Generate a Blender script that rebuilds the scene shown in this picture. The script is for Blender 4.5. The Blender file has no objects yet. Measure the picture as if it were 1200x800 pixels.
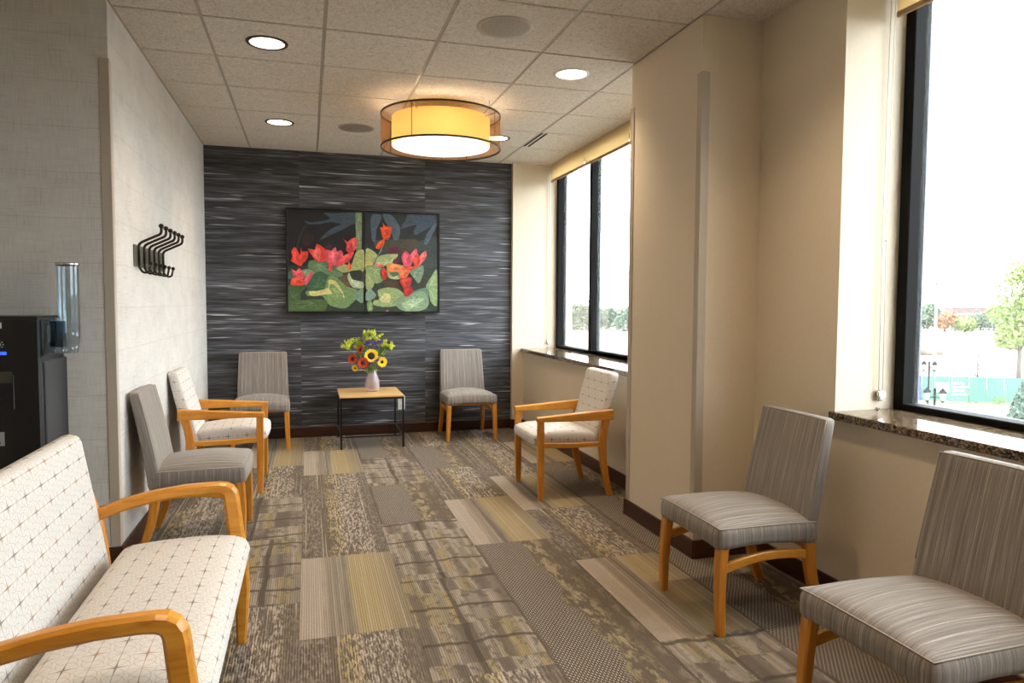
import bpy, bmesh, math, random
from mathutils import Vector, Matrix
random.seed(7)
PI = math.pi
sc = bpy.context.scene
COL = sc.collection

# ------------------------------------------------------------------ camera
F_PX = 825.26
YAW, PITCH, ROLL = math.radians(16.17), math.radians(3.146), math.radians(0.30)
EYE = Vector((0, 0, 1.335))
fw = Vector((math.sin(YAW)*math.cos(PITCH), math.cos(YAW)*math.cos(PITCH), -math.sin(PITCH)))
r0 = Vector((math.cos(YAW), -math.sin(YAW), 0)); u0 = r0.cross(fw)
rt = r0*math.cos(ROLL) + u0*math.sin(ROLL); up = u0*math.cos(ROLL) - r0*math.sin(ROLL)
cam = bpy.data.cameras.new('camera'); cam_o = bpy.data.objects.new('camera', cam); COL.objects.link(cam_o)
m = Matrix.Identity(4)
for i in range(3):
    m[i][0], m[i][1], m[i][2], m[i][3] = rt[i], up[i], -fw[i], EYE[i]
cam_o.matrix_world = m
cam.sensor_width = 36; cam.lens = F_PX*36/1200; cam.clip_start = 0.05; cam.clip_end = 2000
sc.camera = cam_o
def ray(x, y): return fw + rt*((x-600)/F_PX) - up*((y-400)/F_PX)
def at_y(x, y, v): d = ray(x, y); return EYE + d*(v/d.y)
def at_x(x, y, v): d = ray(x, y); return EYE + d*(v/d.x)
def at_z(x, y, v): d = ray(x, y); return EYE + d*((v-EYE.z)/d.z)

# ------------------------------------------------------------------ sky, exposure
world = bpy.data.worlds.new('overcast_sky'); sc.world = world; world.use_nodes = True
bg = world.node_tree.nodes['Background']
bg.inputs[0].default_value = (0.90, 0.95, 1.0, 1); bg.inputs[1].default_value = 11.0
vs = sc.view_settings
vs.view_transform = 'Standard'; vs.look = 'None'; vs.gamma = 1; vs.use_curve_mapping = False; vs.exposure = 0.25
LAMP_COL = (1.0, 0.77, 0.52)
DOWN_W = 9.5
PEND_W = 16.0

# ------------------------------------------------------------------ node helpers
def srgb(r, g, b):
    f = lambda c: (c/255/12.92) if c/255 <= .04045 else ((c/255+.055)/1.055)**2.4
    return (f(r), f(g), f(b), 1)
class NT:
    def __init__(s, name):
        s.m = bpy.data.materials.new(name); s.m.use_nodes = True; s.t = s.m.node_tree
        s.p = s.t.nodes['Principled BSDF']; s.out = s.t.nodes['Material Output']
    def n(s, typ, **kw):
        x = s.t.nodes.new(typ)
        for k, v in kw.items():
            if k.startswith('i_'): s.setin(x, k[2:].replace('_', ' '), v)
            else: setattr(x, k, v)
        return x
    def setin(s, node, name, v):
        inp = node.inputs[int(name)] if name.isdigit() else node.inputs[name]
        if hasattr(v, 'is_output') or isinstance(v, bpy.types.NodeSocket): s.t.links.new(v, inp)
        else: inp.default_value = v
    def math(s, op, a, b=None, c=None, clamp=False):
        x = s.n('ShaderNodeMath', operation=op); x.use_clamp = clamp
        for i, v in enumerate((a, b, c)):
            if v is not None: s.setin(x, str(i), v)
        return x.outputs[0]
    def sep(s, vec): return s.n('ShaderNodeSeparateXYZ', i_0=vec).outputs
    def comb(s, x, y, z): return s.n('ShaderNodeCombineXYZ', i_0=x, i_1=y, i_2=z).outputs[0]
    def noise(s, vec, scale=1, detail=2, rough=.5, dist=0):
        return s.n('ShaderNodeTexNoise', i_Vector=vec, i_Scale=scale, i_Detail=detail, i_Roughness=rough, i_Distortion=dist).outputs[0]
    def ramp(s, fac, stops, interp='LINEAR'):
        x = s.n('ShaderNodeValToRGB', i_0=fac); cr = x.color_ramp; cr.interpolation = interp
        while len(cr.elements) < len(stops): cr.elements.new(.5)
        for e, (p, c) in zip(cr.elements, stops):
            e.position = p; e.color = c
        return x.outputs[0]
    def mix(s, fac, a, b, typ='MIX'):
        x = s.n('ShaderNodeMix', data_type='RGBA', blend_type=typ)
        s.setin(x, '0', fac); s.setin(x, '6', a); s.setin(x, '7', b); return x.outputs[2]
    def bump(s, h, strength=.3, dist=.01):
        b = s.n('ShaderNodeBump', i_Height=h, i_Strength=strength, i_Distance=dist); s.setin(s.p, 'Normal', b.outputs[0])
    def base(s, c, rough=.6, metal=0, spec=None):
        s.setin(s.p, 'Base Color', c); s.setin(s.p, 'Roughness', rough); s.setin(s.p, 'Metallic', metal)
        if spec is not None: s.setin(s.p, 'Specular IOR Level', spec)
        return s.m
    def obj(s): return s.n('ShaderNodeTexCoord').outputs['Object']
    def uv(s): return s.n('ShaderNodeTexCoord').outputs['UV']
    def pos(s): return s.n('ShaderNodeNewGeometry').outputs['Position']
    def rnd(s): return s.n('ShaderNodeObjectInfo').outputs['Random']
    def vmul(s, vec, xyz):
        x = s.n('ShaderNodeVectorMath', operation='MULTIPLY', i_0=vec, i_1=xyz); return x.outputs[0]
    def vadd(s, a, b):
        x = s.n('ShaderNodeVectorMath', operation='ADD', i_0=a, i_1=b); return x.outputs[0]

def plain(name, c, rough=.6, metal=0, var=.12, scale=30, bump=0):
    t = NT(name); n = t.noise(t.pos(), scale, 3)
    dark = tuple(x*(1-var) for x in c[:3])+(1,); lite = tuple(min(1, x*(1+var)) for x in c[:3])+(1,)
    t.base(t.ramp(n, [(.3, dark), (.7, lite)]), rough, metal)
    if bump: t.bump(n, bump, .002)
    return t.m
M = {}
M['paint'] = plain('painted_wall', srgb(214, 200, 178), .7, var=.02, scale=60, bump=.05)
M['trim_paint'] = plain('painted_guard', srgb(178, 166, 150), .45, var=.02)
M['black_metal'] = plain('black_metal', srgb(22, 22, 24), .4, .3, var=.1)
M['bronze'] = plain('bronze_metal', srgb(46, 38, 32), .35, .6, var=.15)
M['frame_black'] = plain('window_frame_black', srgb(16, 16, 17), .7, 0, var=.1); M['frame_black'].node_tree.nodes['Principled BSDF'].inputs['Specular IOR Level'].default_value = .12
M['frame_outer'] = plain('window_frame_grey', srgb(96, 102, 110), .4, .4, var=.05)
M['white_plastic'] = plain('white_plastic', srgb(232, 230, 224), .4, var=.02)
M['chrome'] = plain('chrome', srgb(200, 200, 202), .2, 1, var=.03)
M['grid'] = plain('ceiling_grid_paint', srgb(176, 164, 148), .5, var=.03)
M['ring_dark'] = plain('dark_trim_ring', srgb(34, 28, 24), .5, .1)
M['slot'] = plain('vent_slot_black', srgb(8, 8, 8), .8)
M['black_plastic'] = plain('black_plastic', srgb(8, 8, 9), .55, var=.1)
M['grey_plastic'] = plain('charcoal_plastic', srgb(42, 41, 43), .55, var=.06)
M['taupe_plastic'] = plain('taupe_recess', srgb(58, 54, 48), .5, var=.06)
M['label'] = plain('label_stock', srgb(200, 200, 198), .5, var=.03)
M['label_grey'] = plain('grey_label', srgb(150, 150, 150), .5, var=.03)
M['ink'] = plain('ink', srgb(10, 10, 10), .6)
M['stem'] = plain('stem_green', srgb(96, 128, 52), .5, var=.25)

def mk_wood(name, c, d, sx=(6, 60, 60)):
    t = NT(name); o = t.obj()
    n = t.noise(t.vmul(o, sx), 1, 5, .6, .6)
    n2 = t.noise(t.vmul(o, tuple(k*4 for k in sx)), 1, 2)
    f = t.math('ADD', t.math('MULTIPLY', n, .75), t.math('MULTIPLY', n2, .25))
    t.base(t.ramp(f, [(.3, d), (.7, c)]), .32); t.bump(n2, .05, .001)
    return t.m
M['wood'] = mk_wood('golden_maple', srgb(214, 146, 56), srgb(176, 106, 34), (40, 40, 5))
M['wood_arm'] = mk_wood('golden_maple_arm', srgb(220, 156, 56), srgb(184, 114, 34), (50, 6, 30))
M['wood_top'] = mk_wood('light_oak_top', srgb(226, 188, 128), srgb(206, 162, 100), (4, 40, 40))
M['base'] = mk_wood('dark_mahogany', srgb(74, 40, 26), srgb(40, 20, 13), (5, 5, 40))

# striped weave
t = NT('grey_striped_weave'); uvs = t.uv(); s = t.sep(uvs)
big = t.noise(t.comb(t.math('MULTIPLY', s[0], 60), 0, 0), 1, 3, .75)
fine = t.noise(t.comb(t.math('MULTIPLY', s[0], 420), t.math('MULTIPLY', s[1], 5), 0), 1, 2)
weft = t.noise(t.comb(t.math('MULTIPLY', s[0], 500), t.math('MULTIPLY', s[1], 420), 3), 1, 1)
f = t.math('ADD', t.math('MULTIPLY', big, .42), t.math('ADD', t.math('MULTIPLY', fine, .36), t.math('MULTIPLY', weft, .22)))
t.base(t.ramp(f, [(.36, srgb(72, 66, 62)), (.46, srgb(114, 106, 100)), (.53, srgb(132, 124, 117)), (.63, srgb(184, 176, 167))]), .85)
t.setin(t.p, 'Sheen Weight', .15); t.bump(t.math('ADD', fine, weft), .25, .002); M['stripe'] = t.m
M['piping'] = plain('piping_weave', srgb(150, 140, 130), .85, var=.2, scale=300)

# star-grid fabric
t = NT('white_star_grid_fabric'); uvs = t.uv(); s = t.sep(uvs); PU, PV = .122, .06
vv = t.math('ADD', t.math('DIVIDE', s[1], PV), 50.5); row = t.math('FLOOR', vv)
dv = t.math('MULTIPLY', t.math('ABSOLUTE', t.math('SUBTRACT', t.math('SUBTRACT', vv, row), .5)), PV)
off = t.math('FRACT', t.math('MULTIPLY', row, .377))
def du_at(o_): return t.math('MULTIPLY', t.math('ABSOLUTE', t.math('SUBTRACT', t.math('FRACT', t.math('ADD', t.math('ADD', t.math('DIVIDE', s[0], PU), o_), 60.5)), .5)), PU)
du = du_at(off)
def arm(across, along, w0, w1, reach):
    k = t.math('MAXIMUM', t.math('SUBTRACT', 1, t.math('DIVIDE', along, reach)), 0)
    w = t.math('ADD', w0, t.math('MULTIPLY', t.math('POWER', k, 1.5), w1))
    return t.math('MULTIPLY', t.math('SUBTRACT', 1, t.math('DIVIDE', across, w)), 2.2, clamp=True)
l1 = t.math('MULTIPLY', arm(dv, du, .0008, .0032, .034), .9)
l2 = t.math('MAXIMUM', t.math('MULTIPLY', arm(du, dv, .0009, .0032, .024), .9), t.math('MULTIPLY', arm(du_at(t.math('ADD', off, .5)), dv, .0007, .0022, .022), .5))
lines = t.math('MAXIMUM', l1, l2, clamp=True)
def ring(x, y, r0):
    d = t.math('SQRT', t.math('ADD', t.math('MULTIPLY', x, x), t.math('MULTIPLY', y, y)))
    return t.math('LESS_THAN', t.math('ABSOLUTE', t.math('SUBTRACT', d, r0)), .0009)
du2 = du_at(t.math('ADD', off, .5))
rings = t.math('MAXIMUM', t.math('MAXIMUM', ring(du, dv, .031), ring(du2, dv, .031)), ring(t.math('SUBTRACT', du, .0305), dv, .024))
brown = t.math('GREATER_THAN', t.math('FRACT', t.math('MULTIPLY', row, .5)), .25)
lc = t.mix(brown, srgb(104, 100, 96), srgb(142, 114, 88))
wv = t.noise(t.vmul(uvs, (900, 900, 1)), 1, 1)
c0 = t.mix(wv, srgb(190, 186, 181), srgb(215, 211, 206))
c1 = t.mix(t.math('MULTIPLY', rings, .5), c0, srgb(140, 134, 126))
t.base(t.mix(lines, c1, lc), .8); t.bump(wv, .12, .001); M['star'] = t.m

# ceiling tile
t = NT('fissured_ceiling_tile'); o = t.pos()
n1 = t.noise(o, 38, 7, .72, 1.8); n2 = t.noise(o, 240, 2)
t.base(t.ramp(n1, [(.34, srgb(190, 180, 168)), (.5, srgb(228, 217, 204)), (.66, srgb(242, 232, 220))]), .9)
t.bump(t.math('ADD', n1, t.math('MULTIPLY', n2, .4)), .9, .012); M['tile'] = t.m

# dark streaked wallpaper (back)
t = NT('dark_streaked_wallpaper'); o = t.pos(); rr = t.math('MULTIPLY', t.rnd(), 40)
s = t.sep(o)
def st(kx, kz, off, det=3): return t.noise(t.comb(t.math('ADD', t.math('MULTIPLY', s[0], kx), rr), t.math('ADD', rr, off), t.math('MULTIPLY', s[2], kz)), 1, det, .55)
b1, b2_, b3 = st(1.6, 34, 0), st(3.2, 92, 5), st(2.3, 62, 11, 1)
f = t.math('ADD', t.math('MULTIPLY', b1, .5), t.math('MULTIPLY', b2_, .5))
cb = t.ramp(f, [(.36, srgb(20, 20, 23)), (.47, srgb(52, 53, 58)), (.55, srgb(74, 76, 83)), (.66, srgb(112, 114, 122))])
lt = t.math('MULTIPLY', t.math('SUBTRACT', b3, .66), 9, clamp=True)
t.base(t.mix(lt, cb, srgb(186, 186, 190)), .5); t.bump(f, .2, .002); M['streak'] = t.m

# linen wallpaper (left)
t = NT('linen_crosshatch_wallpaper'); o = t.pos(); s = t.sep(o); h = t.math('ADD', s[0], s[1])
hx = t.noise(t.comb(t.math('MULTIPLY', h, 260), t.math('MULTIPLY', s[2], 9), 0), 1, 3)
hz = t.noise(t.comb(t.math('MULTIPLY', h, 7), t.math('MULTIPLY', s[2], 260), 4), 1, 3)
pt = t.noise(t.comb(t.math('MULTIPLY', h, 5), t.math('MULTIPLY', s[2], 6), 9), 1, 3)
gap = t.math('LESS_THAN', t.math('FRACT', t.math('ADD', t.math('MULTIPLY', s[2], 4.6), t.math('MULTIPLY', pt, .06))), .02)
f = t.math('ADD', t.math('MULTIPLY', t.math('MINIMUM', hx, hz), .8), t.math('MULTIPLY', pt, .3))
c = t.ramp(f, [(.28, srgb(150, 143, 136)), (.42, srgb(194, 189, 183)), (.6, srgb(210, 206, 201))])
t.base(t.mix(t.math('MULTIPLY', gap, t.math('MULTIPLY', pt, .4)), c, srgb(120, 110, 100)), .75); t.bump(f, .25, .002); M['linen'] = t.m

# carpet tile
LG, MG, DG, YT, CR = srgb(166, 154, 141), srgb(134, 123, 111), srgb(92, 83, 74), srgb(160, 143, 105), srgb(182, 169, 149)
def mk_carpet(kind):
    t = NT('carpet_'+kind); s = t.sep(t.obj()); r = t.rnd(); r37 = t.math('MULTIPLY', r, 137.0)
    def nz(kx, ky, off, det=2, ro=.5, di=0): return t.noise(t.comb(t.math('MULTIPLY', s[0], kx), t.math('MULTIPLY', s[1], ky), t.math('ADD', r37, off)), 1, det, ro, di)
    def sat(a, thr, gain): return t.math('MULTIPLY', t.math('SUBTRACT', a, thr), gain, clamp=True)
    xn = t.math('ADD', t.math('DIVIDE', s[0], .457), .5)
    rib = t.math('MULTIPLY', t.math('ADD', t.math('SINE', t.math('MULTIPLY', s[0], 620)), 1), .5)
    loops = nz(380, 260, 3, 1); lines = nz(90, .5, 5, 1)
    wob = t.math('ADD', xn, t.math('MULTIPLY', t.math('SUBTRACT', nz(30, 4, 17, 3), .5), .10))
    if kind == 'bands':
        c = t.ramp(wob, [(0, LG), (.2, LG), (.26, MG), (.36, MG), (.40, srgb(104, 94, 84)), (.47, MG), (.52, YT), (.72, YT), (.80, srgb(150, 134, 104)), (1, srgb(128, 116, 98))])
        c = t.mix(sat(lines, .52, 8), c, t.mix(.45, c, CR))
        c = t.mix(t.math('MULTIPLY', rib, .42), c, srgb(96, 86, 74))
    elif kind == 'bark':
        zone = t.ramp(wob, [(0, MG), (.22, MG), (.27, srgb(96, 86, 76)), (.36, YT), (.48, srgb(176, 160, 128)), (.55, LG), (.82, LG), (.88, srgb(120, 110, 98))])
        strokes = sat(nz(95, 20, 9, 5, .7, .5), .465, 9)
        solid = sat(nz(7, 2.2, 21, 6, .7), .56, 22)
        dark = t.mix(sat(lines, .5, 6), DG, srgb(108, 98, 87))
        c = t.mix(strokes, dark, zone); c = t.mix(t.math('MULTIPLY', solid, .85), c, dark)
        c = t.mix(t.math('MULTIPLY', sat(lines, .66, 30), .8), c, CR)
    elif kind == 'twill':
        tw = sat(t.math('SINE', t.math('ADD', t.math('MULTIPLY', s[0], 330), t.math('MULTIPLY', s[1], 260))), .0, 3)
        dots = sat(t.math('SINE', t.math('MULTIPLY', s[0], 700)), -.2, 3)
        cl = t.mix(t.math('MULTIPLY', tw, dots), srgb(82, 74, 66), srgb(176, 165, 153))
        er = sat(nz(24, 9, 9, 8, .74, .3), .48, 14)
        band = t.ramp(wob, [(0, DG), (.55, srgb(146, 131, 100)), (.68, srgb(160, 145, 114)), (.78, srgb(130, 116, 94)), (.86, srgb(92, 83, 72)), (.94, srgb(128, 116, 102))])
        band = t.mix(t.math('MULTIPLY', rib, .5), band, srgb(96, 86, 72))
        cr = t.mix(er, srgb(96, 86, 75), band)
        c = t.mix(sat(t.math('ADD', xn, t.math('MULTIPLY', t.math('SUBTRACT', nz(9, 5, 40, 6, .7), .5), .5)), .52, 25), cl, cr)
        c = t.mix(sat(t.math('ABSOLUTE', t.math('SUBTRACT', wob, .5)), .46, 40), c, DG)
    else:
        seg = t.math('ADD', t.math('MULTIPLY', s[1], 3.1), t.math('ADD', t.math('MULTIPLY', nz(6, 1, 50, 2), .35), r37))
        segid = t.math('FLOOR', seg); sf = t.math('SUBTRACT', seg, segid)
        tone = t.noise(t.comb(t.math('MULTIPLY', wob, 3.2), segid, r37), 1.7, 1)
        c = t.ramp(tone, [(.34, srgb(104, 94, 84)), (.44, MG), (.50, LG), (.56, MG), (.60, YT), (.70, srgb(112, 101, 88))], 'LINEAR')
        c = t.mix(t.math('MULTIPLY', rib, .5), c, srgb(84, 75, 66))
        c = t.mix(t.math('MULTIPLY', sat(nz(22, 14, 70, 6, .7), .53, 16), .75), c, srgb(94, 85, 75))
        crack = sat(t.math('SUBTRACT', .05, t.math('ABSOLUTE', t.math('SUBTRACT', sf, .5))), 0, 40)
        vline = sat(t.math('SUBTRACT', .035, t.math('ABSOLUTE', t.math('SUBTRACT', wob, t.math('ADD', .35, t.math('MULTIPLY', r, .3))))), 0, 60)
        c = t.mix(t.math('MULTIPLY', t.math('MAXIMUM', crack, vline), .8), c, srgb(74, 66, 58))
    c = t.mix(t.math('MULTIPLY', t.math('SUBTRACT', .62, loops, clamp=True), .75), c, srgb(62, 55, 48))
    t.base(c, .95, spec=.1); t.bump(t.math('ADD', loops, rib), .4, .004); return t.m
CK = ['bands', 'bark', 'twill', 'plaid']
for k in CK: M['carpet_'+k] = mk_carpet(k)
M['slab'] = plain('concrete_slab', srgb(90, 84, 78), .9)

# granite
t = NT('brown_granite'); o = t.obj()
v = t.n('ShaderNodeTexVoronoi', i_Vector=t.vadd(o, t.vmul(t.n('ShaderNodeTexNoise', i_Vector=o, i_Scale=60).outputs[1], (.03, .03, .03))), i_Scale=140).outputs['Color']
n = t.noise(o, 70, 6, .7, .8); n2 = t.noise(o, 20, 3)
f = t.math('ADD', t.math('MULTIPLY', t.sep(v)[0], .45), t.math('ADD', t.math('MULTIPLY', n, .45), t.math('MULTIPLY', n2, .2)))
t.base(t.ramp(f, [(.32, srgb(24, 20, 18)), (.50, srgb(54, 42, 33)), (.60, srgb(108, 88, 66)), (.72, srgb(156, 138, 112)), (.8, srgb(70, 56, 46))]), .08)
M['granite'] = t.m

# translucent things
def mk_trans(name, c, transl, transp, rough=.8):
    t = NT(name); t.t.nodes.remove(t.p)
    d = t.n('ShaderNodeBsdfDiffuse', i_Color=c); tr = t.n('ShaderNodeBsdfTranslucent', i_Color=c); tp = t.n('ShaderNodeBsdfTransparent', i_Color=(1, 1, 1, 1))
    w = t.noise(t.pos(), 500, 1)
    m1 = t.n('ShaderNodeMixShader', i_0=transl, i_1=d.outputs[0], i_2=tr.outputs[0])
    m2 = t.n('ShaderNodeMixShader', i_0=t.math('MULTIPLY', t.math('ADD', .75, t.math('MULTIPLY', w, .5)), transp), i_1=m1.outputs[0], i_2=tp.outputs[0])
    t.setin(t.out, 'Surface', m2.outputs[0]); return t.m
M['shade_in'] = mk_trans('yellow_lamp_fabric', srgb(248, 214, 132), .5, 0)
M['shade_out'] = mk_trans('sheer_taupe_fabric', srgb(160, 118, 76), .4, .42)
M['blind'] = mk_trans('tan_roller_fabric', srgb(242, 224, 186), .55, .0)
def mk_clear(name, col, gl=.08, milk=None, veil=0):
    t = NT(name); t.t.nodes.remove(t.p)
    tp = t.n('ShaderNodeBsdfTransparent', i_Color=col); g = t.n('ShaderNodeBsdfGlossy', i_Color=(1, 1, 1, 1), i_Roughness=.03)
    fc = t.n('ShaderNodeLayerWeight', i_Blend=.5).outputs['Facing']
    fr = t.math('ADD', gl*.4, t.math('MULTIPLY', t.math('POWER', fc, 5), .9))
    m1 = t.n('ShaderNodeMixShader', i_0=fr, i_1=tp.outputs[0], i_2=g.outputs[0])
    if veil:
        df = t.n('ShaderNodeBsdfTranslucent', i_Color=(1, 1, 1, 1)); m1 = t.n('ShaderNodeMixShader', i_0=veil, i_1=m1.outputs[0], i_2=df.outputs[0])
    if milk:
        df = t.n('ShaderNodeBsdfDiffuse', i_Color=milk[:3]+(1,)); m1 = t.n('ShaderNodeMixShader', i_0=milk[3], i_1=m1.outputs[0], i_2=df.outputs[0])
    t.setin(t.out, 'Surface', m1.outputs[0]); return t.m
M['pane'] = mk_clear('window_glass', (.97, .985, .98, 1), veil=.010)  # translucent white mixed in to imitate veiling glare over the outdoor view
M['vase'] = mk_clear('vase_glass', (.96, .90, .92, 1), milk=(.78, .68, .72, .22))
M['tube'] = mk_clear('smoky_blue_plastic', (.84, .89, .92, 1), .16)
M['tube_dk'] = mk_clear('dark_blue_plastic', (.42, .50, .58, 1))
def mk_emit(name, c, st):
    t = NT(name); t.t.nodes.remove(t.p); e = t.n('ShaderNodeEmission', i_Color=c, i_Strength=st)
    t.setin(t.out, 'Surface', e.outputs[0]); return t.m
M['diffuser'] = mk_emit('lit_diffuser', (1, .93, .80, 1), 1.8)
M['lamp'] = mk_emit('lit_lamp', (1, .9, .74, 1), 1.5)
M['led'] = mk_emit('blue_led', (.05, .13, 1, 1), 1.2)
M['reflector'] = plain('reflector_cone', srgb(236, 232, 224), .3, .3, var=.02)
# outdoor
M['leaf'] = plain('leaf_green', srgb(120, 136, 72), .7, var=.3, scale=2)
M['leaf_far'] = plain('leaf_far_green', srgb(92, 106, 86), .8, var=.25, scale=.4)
M['leaf_orange'] = plain('leaf_orange', srgb(138, 100, 70), .8, var=.2, scale=.5)
M['leaf_blue'] = plain('leaf_bluegreen', srgb(74, 94, 80), .8, var=.3, scale=4)
M['bark'] = plain('bark', srgb(92, 82, 74), .9, var=.3, scale=6)
M['brick_far'] = plain('far_brick', srgb(104, 78, 72), .9, var=.08, scale=1)
M['pale'] = plain('pale_concrete', srgb(122, 120, 117), .9, var=.04, scale=.3)
M['grass'] = plain('lawn_grass', srgb(106, 116, 66), .9, var=.15, scale=1.5)
M['banner_g'] = plain('green_banner', srgb(58, 104, 86), .7, var=.08, scale=.6)
M['banner_b'] = plain('blue_banner', srgb(52, 66, 122), .7, var=.05, scale=.6)
M['banner_w'] = plain('white_print', srgb(190, 190, 190), .7, var=.02)
M['far_glass'] = plain('far_window', srgb(60, 66, 72), .3)
M['dirt'] = plain('dirt', srgb(84, 74, 64), .95, var=.2, scale=.6)
t = NT('dry_field'); o = t.pos(); n = t.noise(t.vmul(o, (.02, .06, 1)), 1, 6, .65); n2 = t.noise(o, .5, 4)
t.base(t.ramp(t.math('ADD', t.math('MULTIPLY', n, .8), t.math('MULTIPLY', n2, .2)), [(.40, srgb(78, 76, 60)), (.5, srgb(98, 92, 78)), (.62, srgb(114, 108, 94))]), .95)
M['field'] = t.m

# ------------------------------------------------------------------ mesh helpers
class MB:
    def __init__(s): s.v = []; s.f = []; s.uv = []; s.sm = []
    def face(s, idx, uv=None, sm=False): s.f.append(idx); s.uv.append(uv); s.sm.append(sm)
    def box(s, x0, x1, y0, y1, z0, z1):
        b = len(s.v); s.v += [(x, y, z) for z in (z0, z1) for y in (y0, y1) for x in (x0, x1)]
        for q in ((0, 2, 3, 1), (4, 5, 7, 6), (0, 1, 5, 4), (2, 6, 7, 3), (0, 4, 6, 2), (1, 3, 7, 5)): s.face([b+i for i in q])
        return s
    def cbox(s, x0, x1, y0, y1, z0, z1, c=.004):
        """box with chamfered edges"""
        bm = bmesh.new(); bmesh.ops.create_cube(bm, size=1)
        for v in bm.verts: v.co = ((x0+x1)/2+v.co.x*(x1-x0), (y0+y1)/2+v.co.y*(y1-y0), (z0+z1)/2+v.co.z*(z1-z0))
        bmesh.ops.bevel(bm, geom=bm.edges[:], offset=c, segments=1, affect='EDGES')
        return s.bm(bm)
    def bm(s, bm, sm=False):
        b = len(s.v); bm.verts.index_update(); s.v += [tuple(v.co) for v in bm.verts]
        for f in bm.faces: s.face([b+v.index for v in f.verts], None, sm)
        bm.free(); return s
    def sweep(s, path, secs, side=(1, 0, 0), ch=.15, sm=True):
        """chamfered rectangular section swept along path; secs = (along side, other)"""
        path = [Vector(p) for p in path]; side = Vector(side).normalized(); rings = []
        if not isinstance(secs[0], (tuple, list)): secs = [secs]*len(path)
        for i, p in enumerate(path):
            tg = (path[min(i+1, len(path)-1)]-path[max(i-1, 0)]).normalized()
            sd = (side-tg*side.dot(tg)).normalized(); nn = tg.cross(sd)
            w, d = secs[i][0]/2, secs[i][1]/2; c = min(w, d)*2*ch
            sec = [(w-c, d), (w, d-c), (w, -d+c), (w-c, -d), (-w+c, -d), (-w, -d+c), (-w, d-c), (-w+c, d)]
            rings.append(len(s.v)); s.v += [tuple(p+sd*a+nn*b) for a, b in sec]
        for i in range(len(rings)-1):
            for k in range(8):
                k2 = (k+1) % 8; s.face([rings[i]+k, rings[i+1]+k, rings[i+1]+k2, rings[i]+k2])
        s.face([rings[0]+k for k in range(8)]); s.face([rings[-1]+7-k for k in range(8)]); return s
    def tube(s, path, rad, n=8, closed=False, cap=True):
        path = [Vector(p) for p in path]; rings = []; N = len(path)
        rads = rad if isinstance(rad, (list, tuple)) else [rad]*N; prev = None
        for i, p in enumerate(path):
            a = path[(i-1) % N] if closed else path[max(i-1, 0)]; b = path[(i+1) % N] if closed else path[min(i+1, N-1)]
            tg = (b-a).normalized()
            ref = prev if prev else (Vector((0, 0, 1)) if abs(tg.z) < .9 else Vector((1, 0, 0)))
            sd = (ref-tg*ref.dot(tg)).normalized(); prev = sd; nn = tg.cross(sd); rings.append(len(s.v))
            s.v += [tuple(p+(sd*math.cos(2*PI*k/n)+nn*math.sin(2*PI*k/n))*rads[i]) for k in range(n)]
        for i in range(N if closed else N-1):
            j = (i+1) % N
            for k in range(n): s.face([rings[i]+k, rings[i]+(k+1) % n, rings[j]+(k+1) % n, rings[j]+k], None, True)
        if cap and not closed: s.face([rings[0]+n-1-k for k in range(n)]); s.face([rings[-1]+k for k in range(n)])
        return s
    def lathe(s, prof, n=32, c=(0, 0, 0), closed=False):
        rings = []
        for (r, z) in prof:
            rings.append(len(s.v)); s.v += [(c[0]+r*math.cos(2*PI*k/n), c[1]+r*math.sin(2*PI*k/n), c[2]+z) for k in range(n)]
        pairs = list(zip(rings, rings[1:])) + ([(rings[-1], rings[0])] if closed else [])
        for a, b in pairs:
            for k in range(n): s.face([a+k, a+(k+1) % n, b+(k+1) % n, b+k], None, True)
        return s
    def disc(s, r, z, n=32, c=(0, 0)):
        b = len(s.v); s.v += [(c[0]+r*math.cos(2*PI*k/n), c[1]+r*math.sin(2*PI*k/n), z) for k in range(n)]; s.face([b+k for k in range(n)]); return s
    def cushion(s, h, r, nn, fn):
        """rounded, subdivided box of half sizes h; fn deforms; UVs in metres by face direction"""
        def ax(hh, n):
            e = [-hh, -hh+r*.12, -hh+r*.4, -hh+r]; mid = [(-hh+r)+(2*(hh-r))*i/n for i in range(1, n)]
            return e+mid+[-k for k in reversed(e)]
        A = [ax(h[i], nn[i]) for i in range(3)]; idx = {}
        def vert(p):
            k = tuple(round(c, 6) for c in p)
            if k not in idx:
                q = Vector(p); inn = Vector([max(-h[i]+r, min(h[i]-r, p[i])) for i in range(3)]); d = q-inn
                if d.length > 1e-9: q = inn+d.normalized()*r*min(1, max(abs(d.x), abs(d.y), abs(d.z))/r)
                idx[k] = len(s.v); s.v.append(tuple(fn(*q)))
            return idx[k]
        for axis in range(3):
            i, j = [k for k in range(3) if k != axis]
            for sg in (-1, 1):
                for a0, a1 in zip(A[i], A[i][1:]):
                    for b0, b1 in zip(A[j], A[j][1:]):
                        ps = []
                        for (a, b) in ((a0, b0), (a1, b0), (a1, b1), (a0, b1)):
                            p = [0, 0, 0]; p[axis] = sg*h[axis]; p[i] = a; p[j] = b; ps.append(p)
                        if (sg > 0) == (axis == 1): ps.reverse()
                        off = {0: .0, 1: -h[1], 2: 0}[axis]
                        if axis == 0: u = [(p[1], p[2]) for p in ps]
                        elif axis == 1: u = [(p[0], p[2]+(-h[1]-h[2])*(-1 if sg > 0 else 1)) for p in ps]
                        else: u = [(p[0], p[1]) for p in ps]
                        s.face([vert(p) for p in ps], u, True)
        return s
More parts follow.
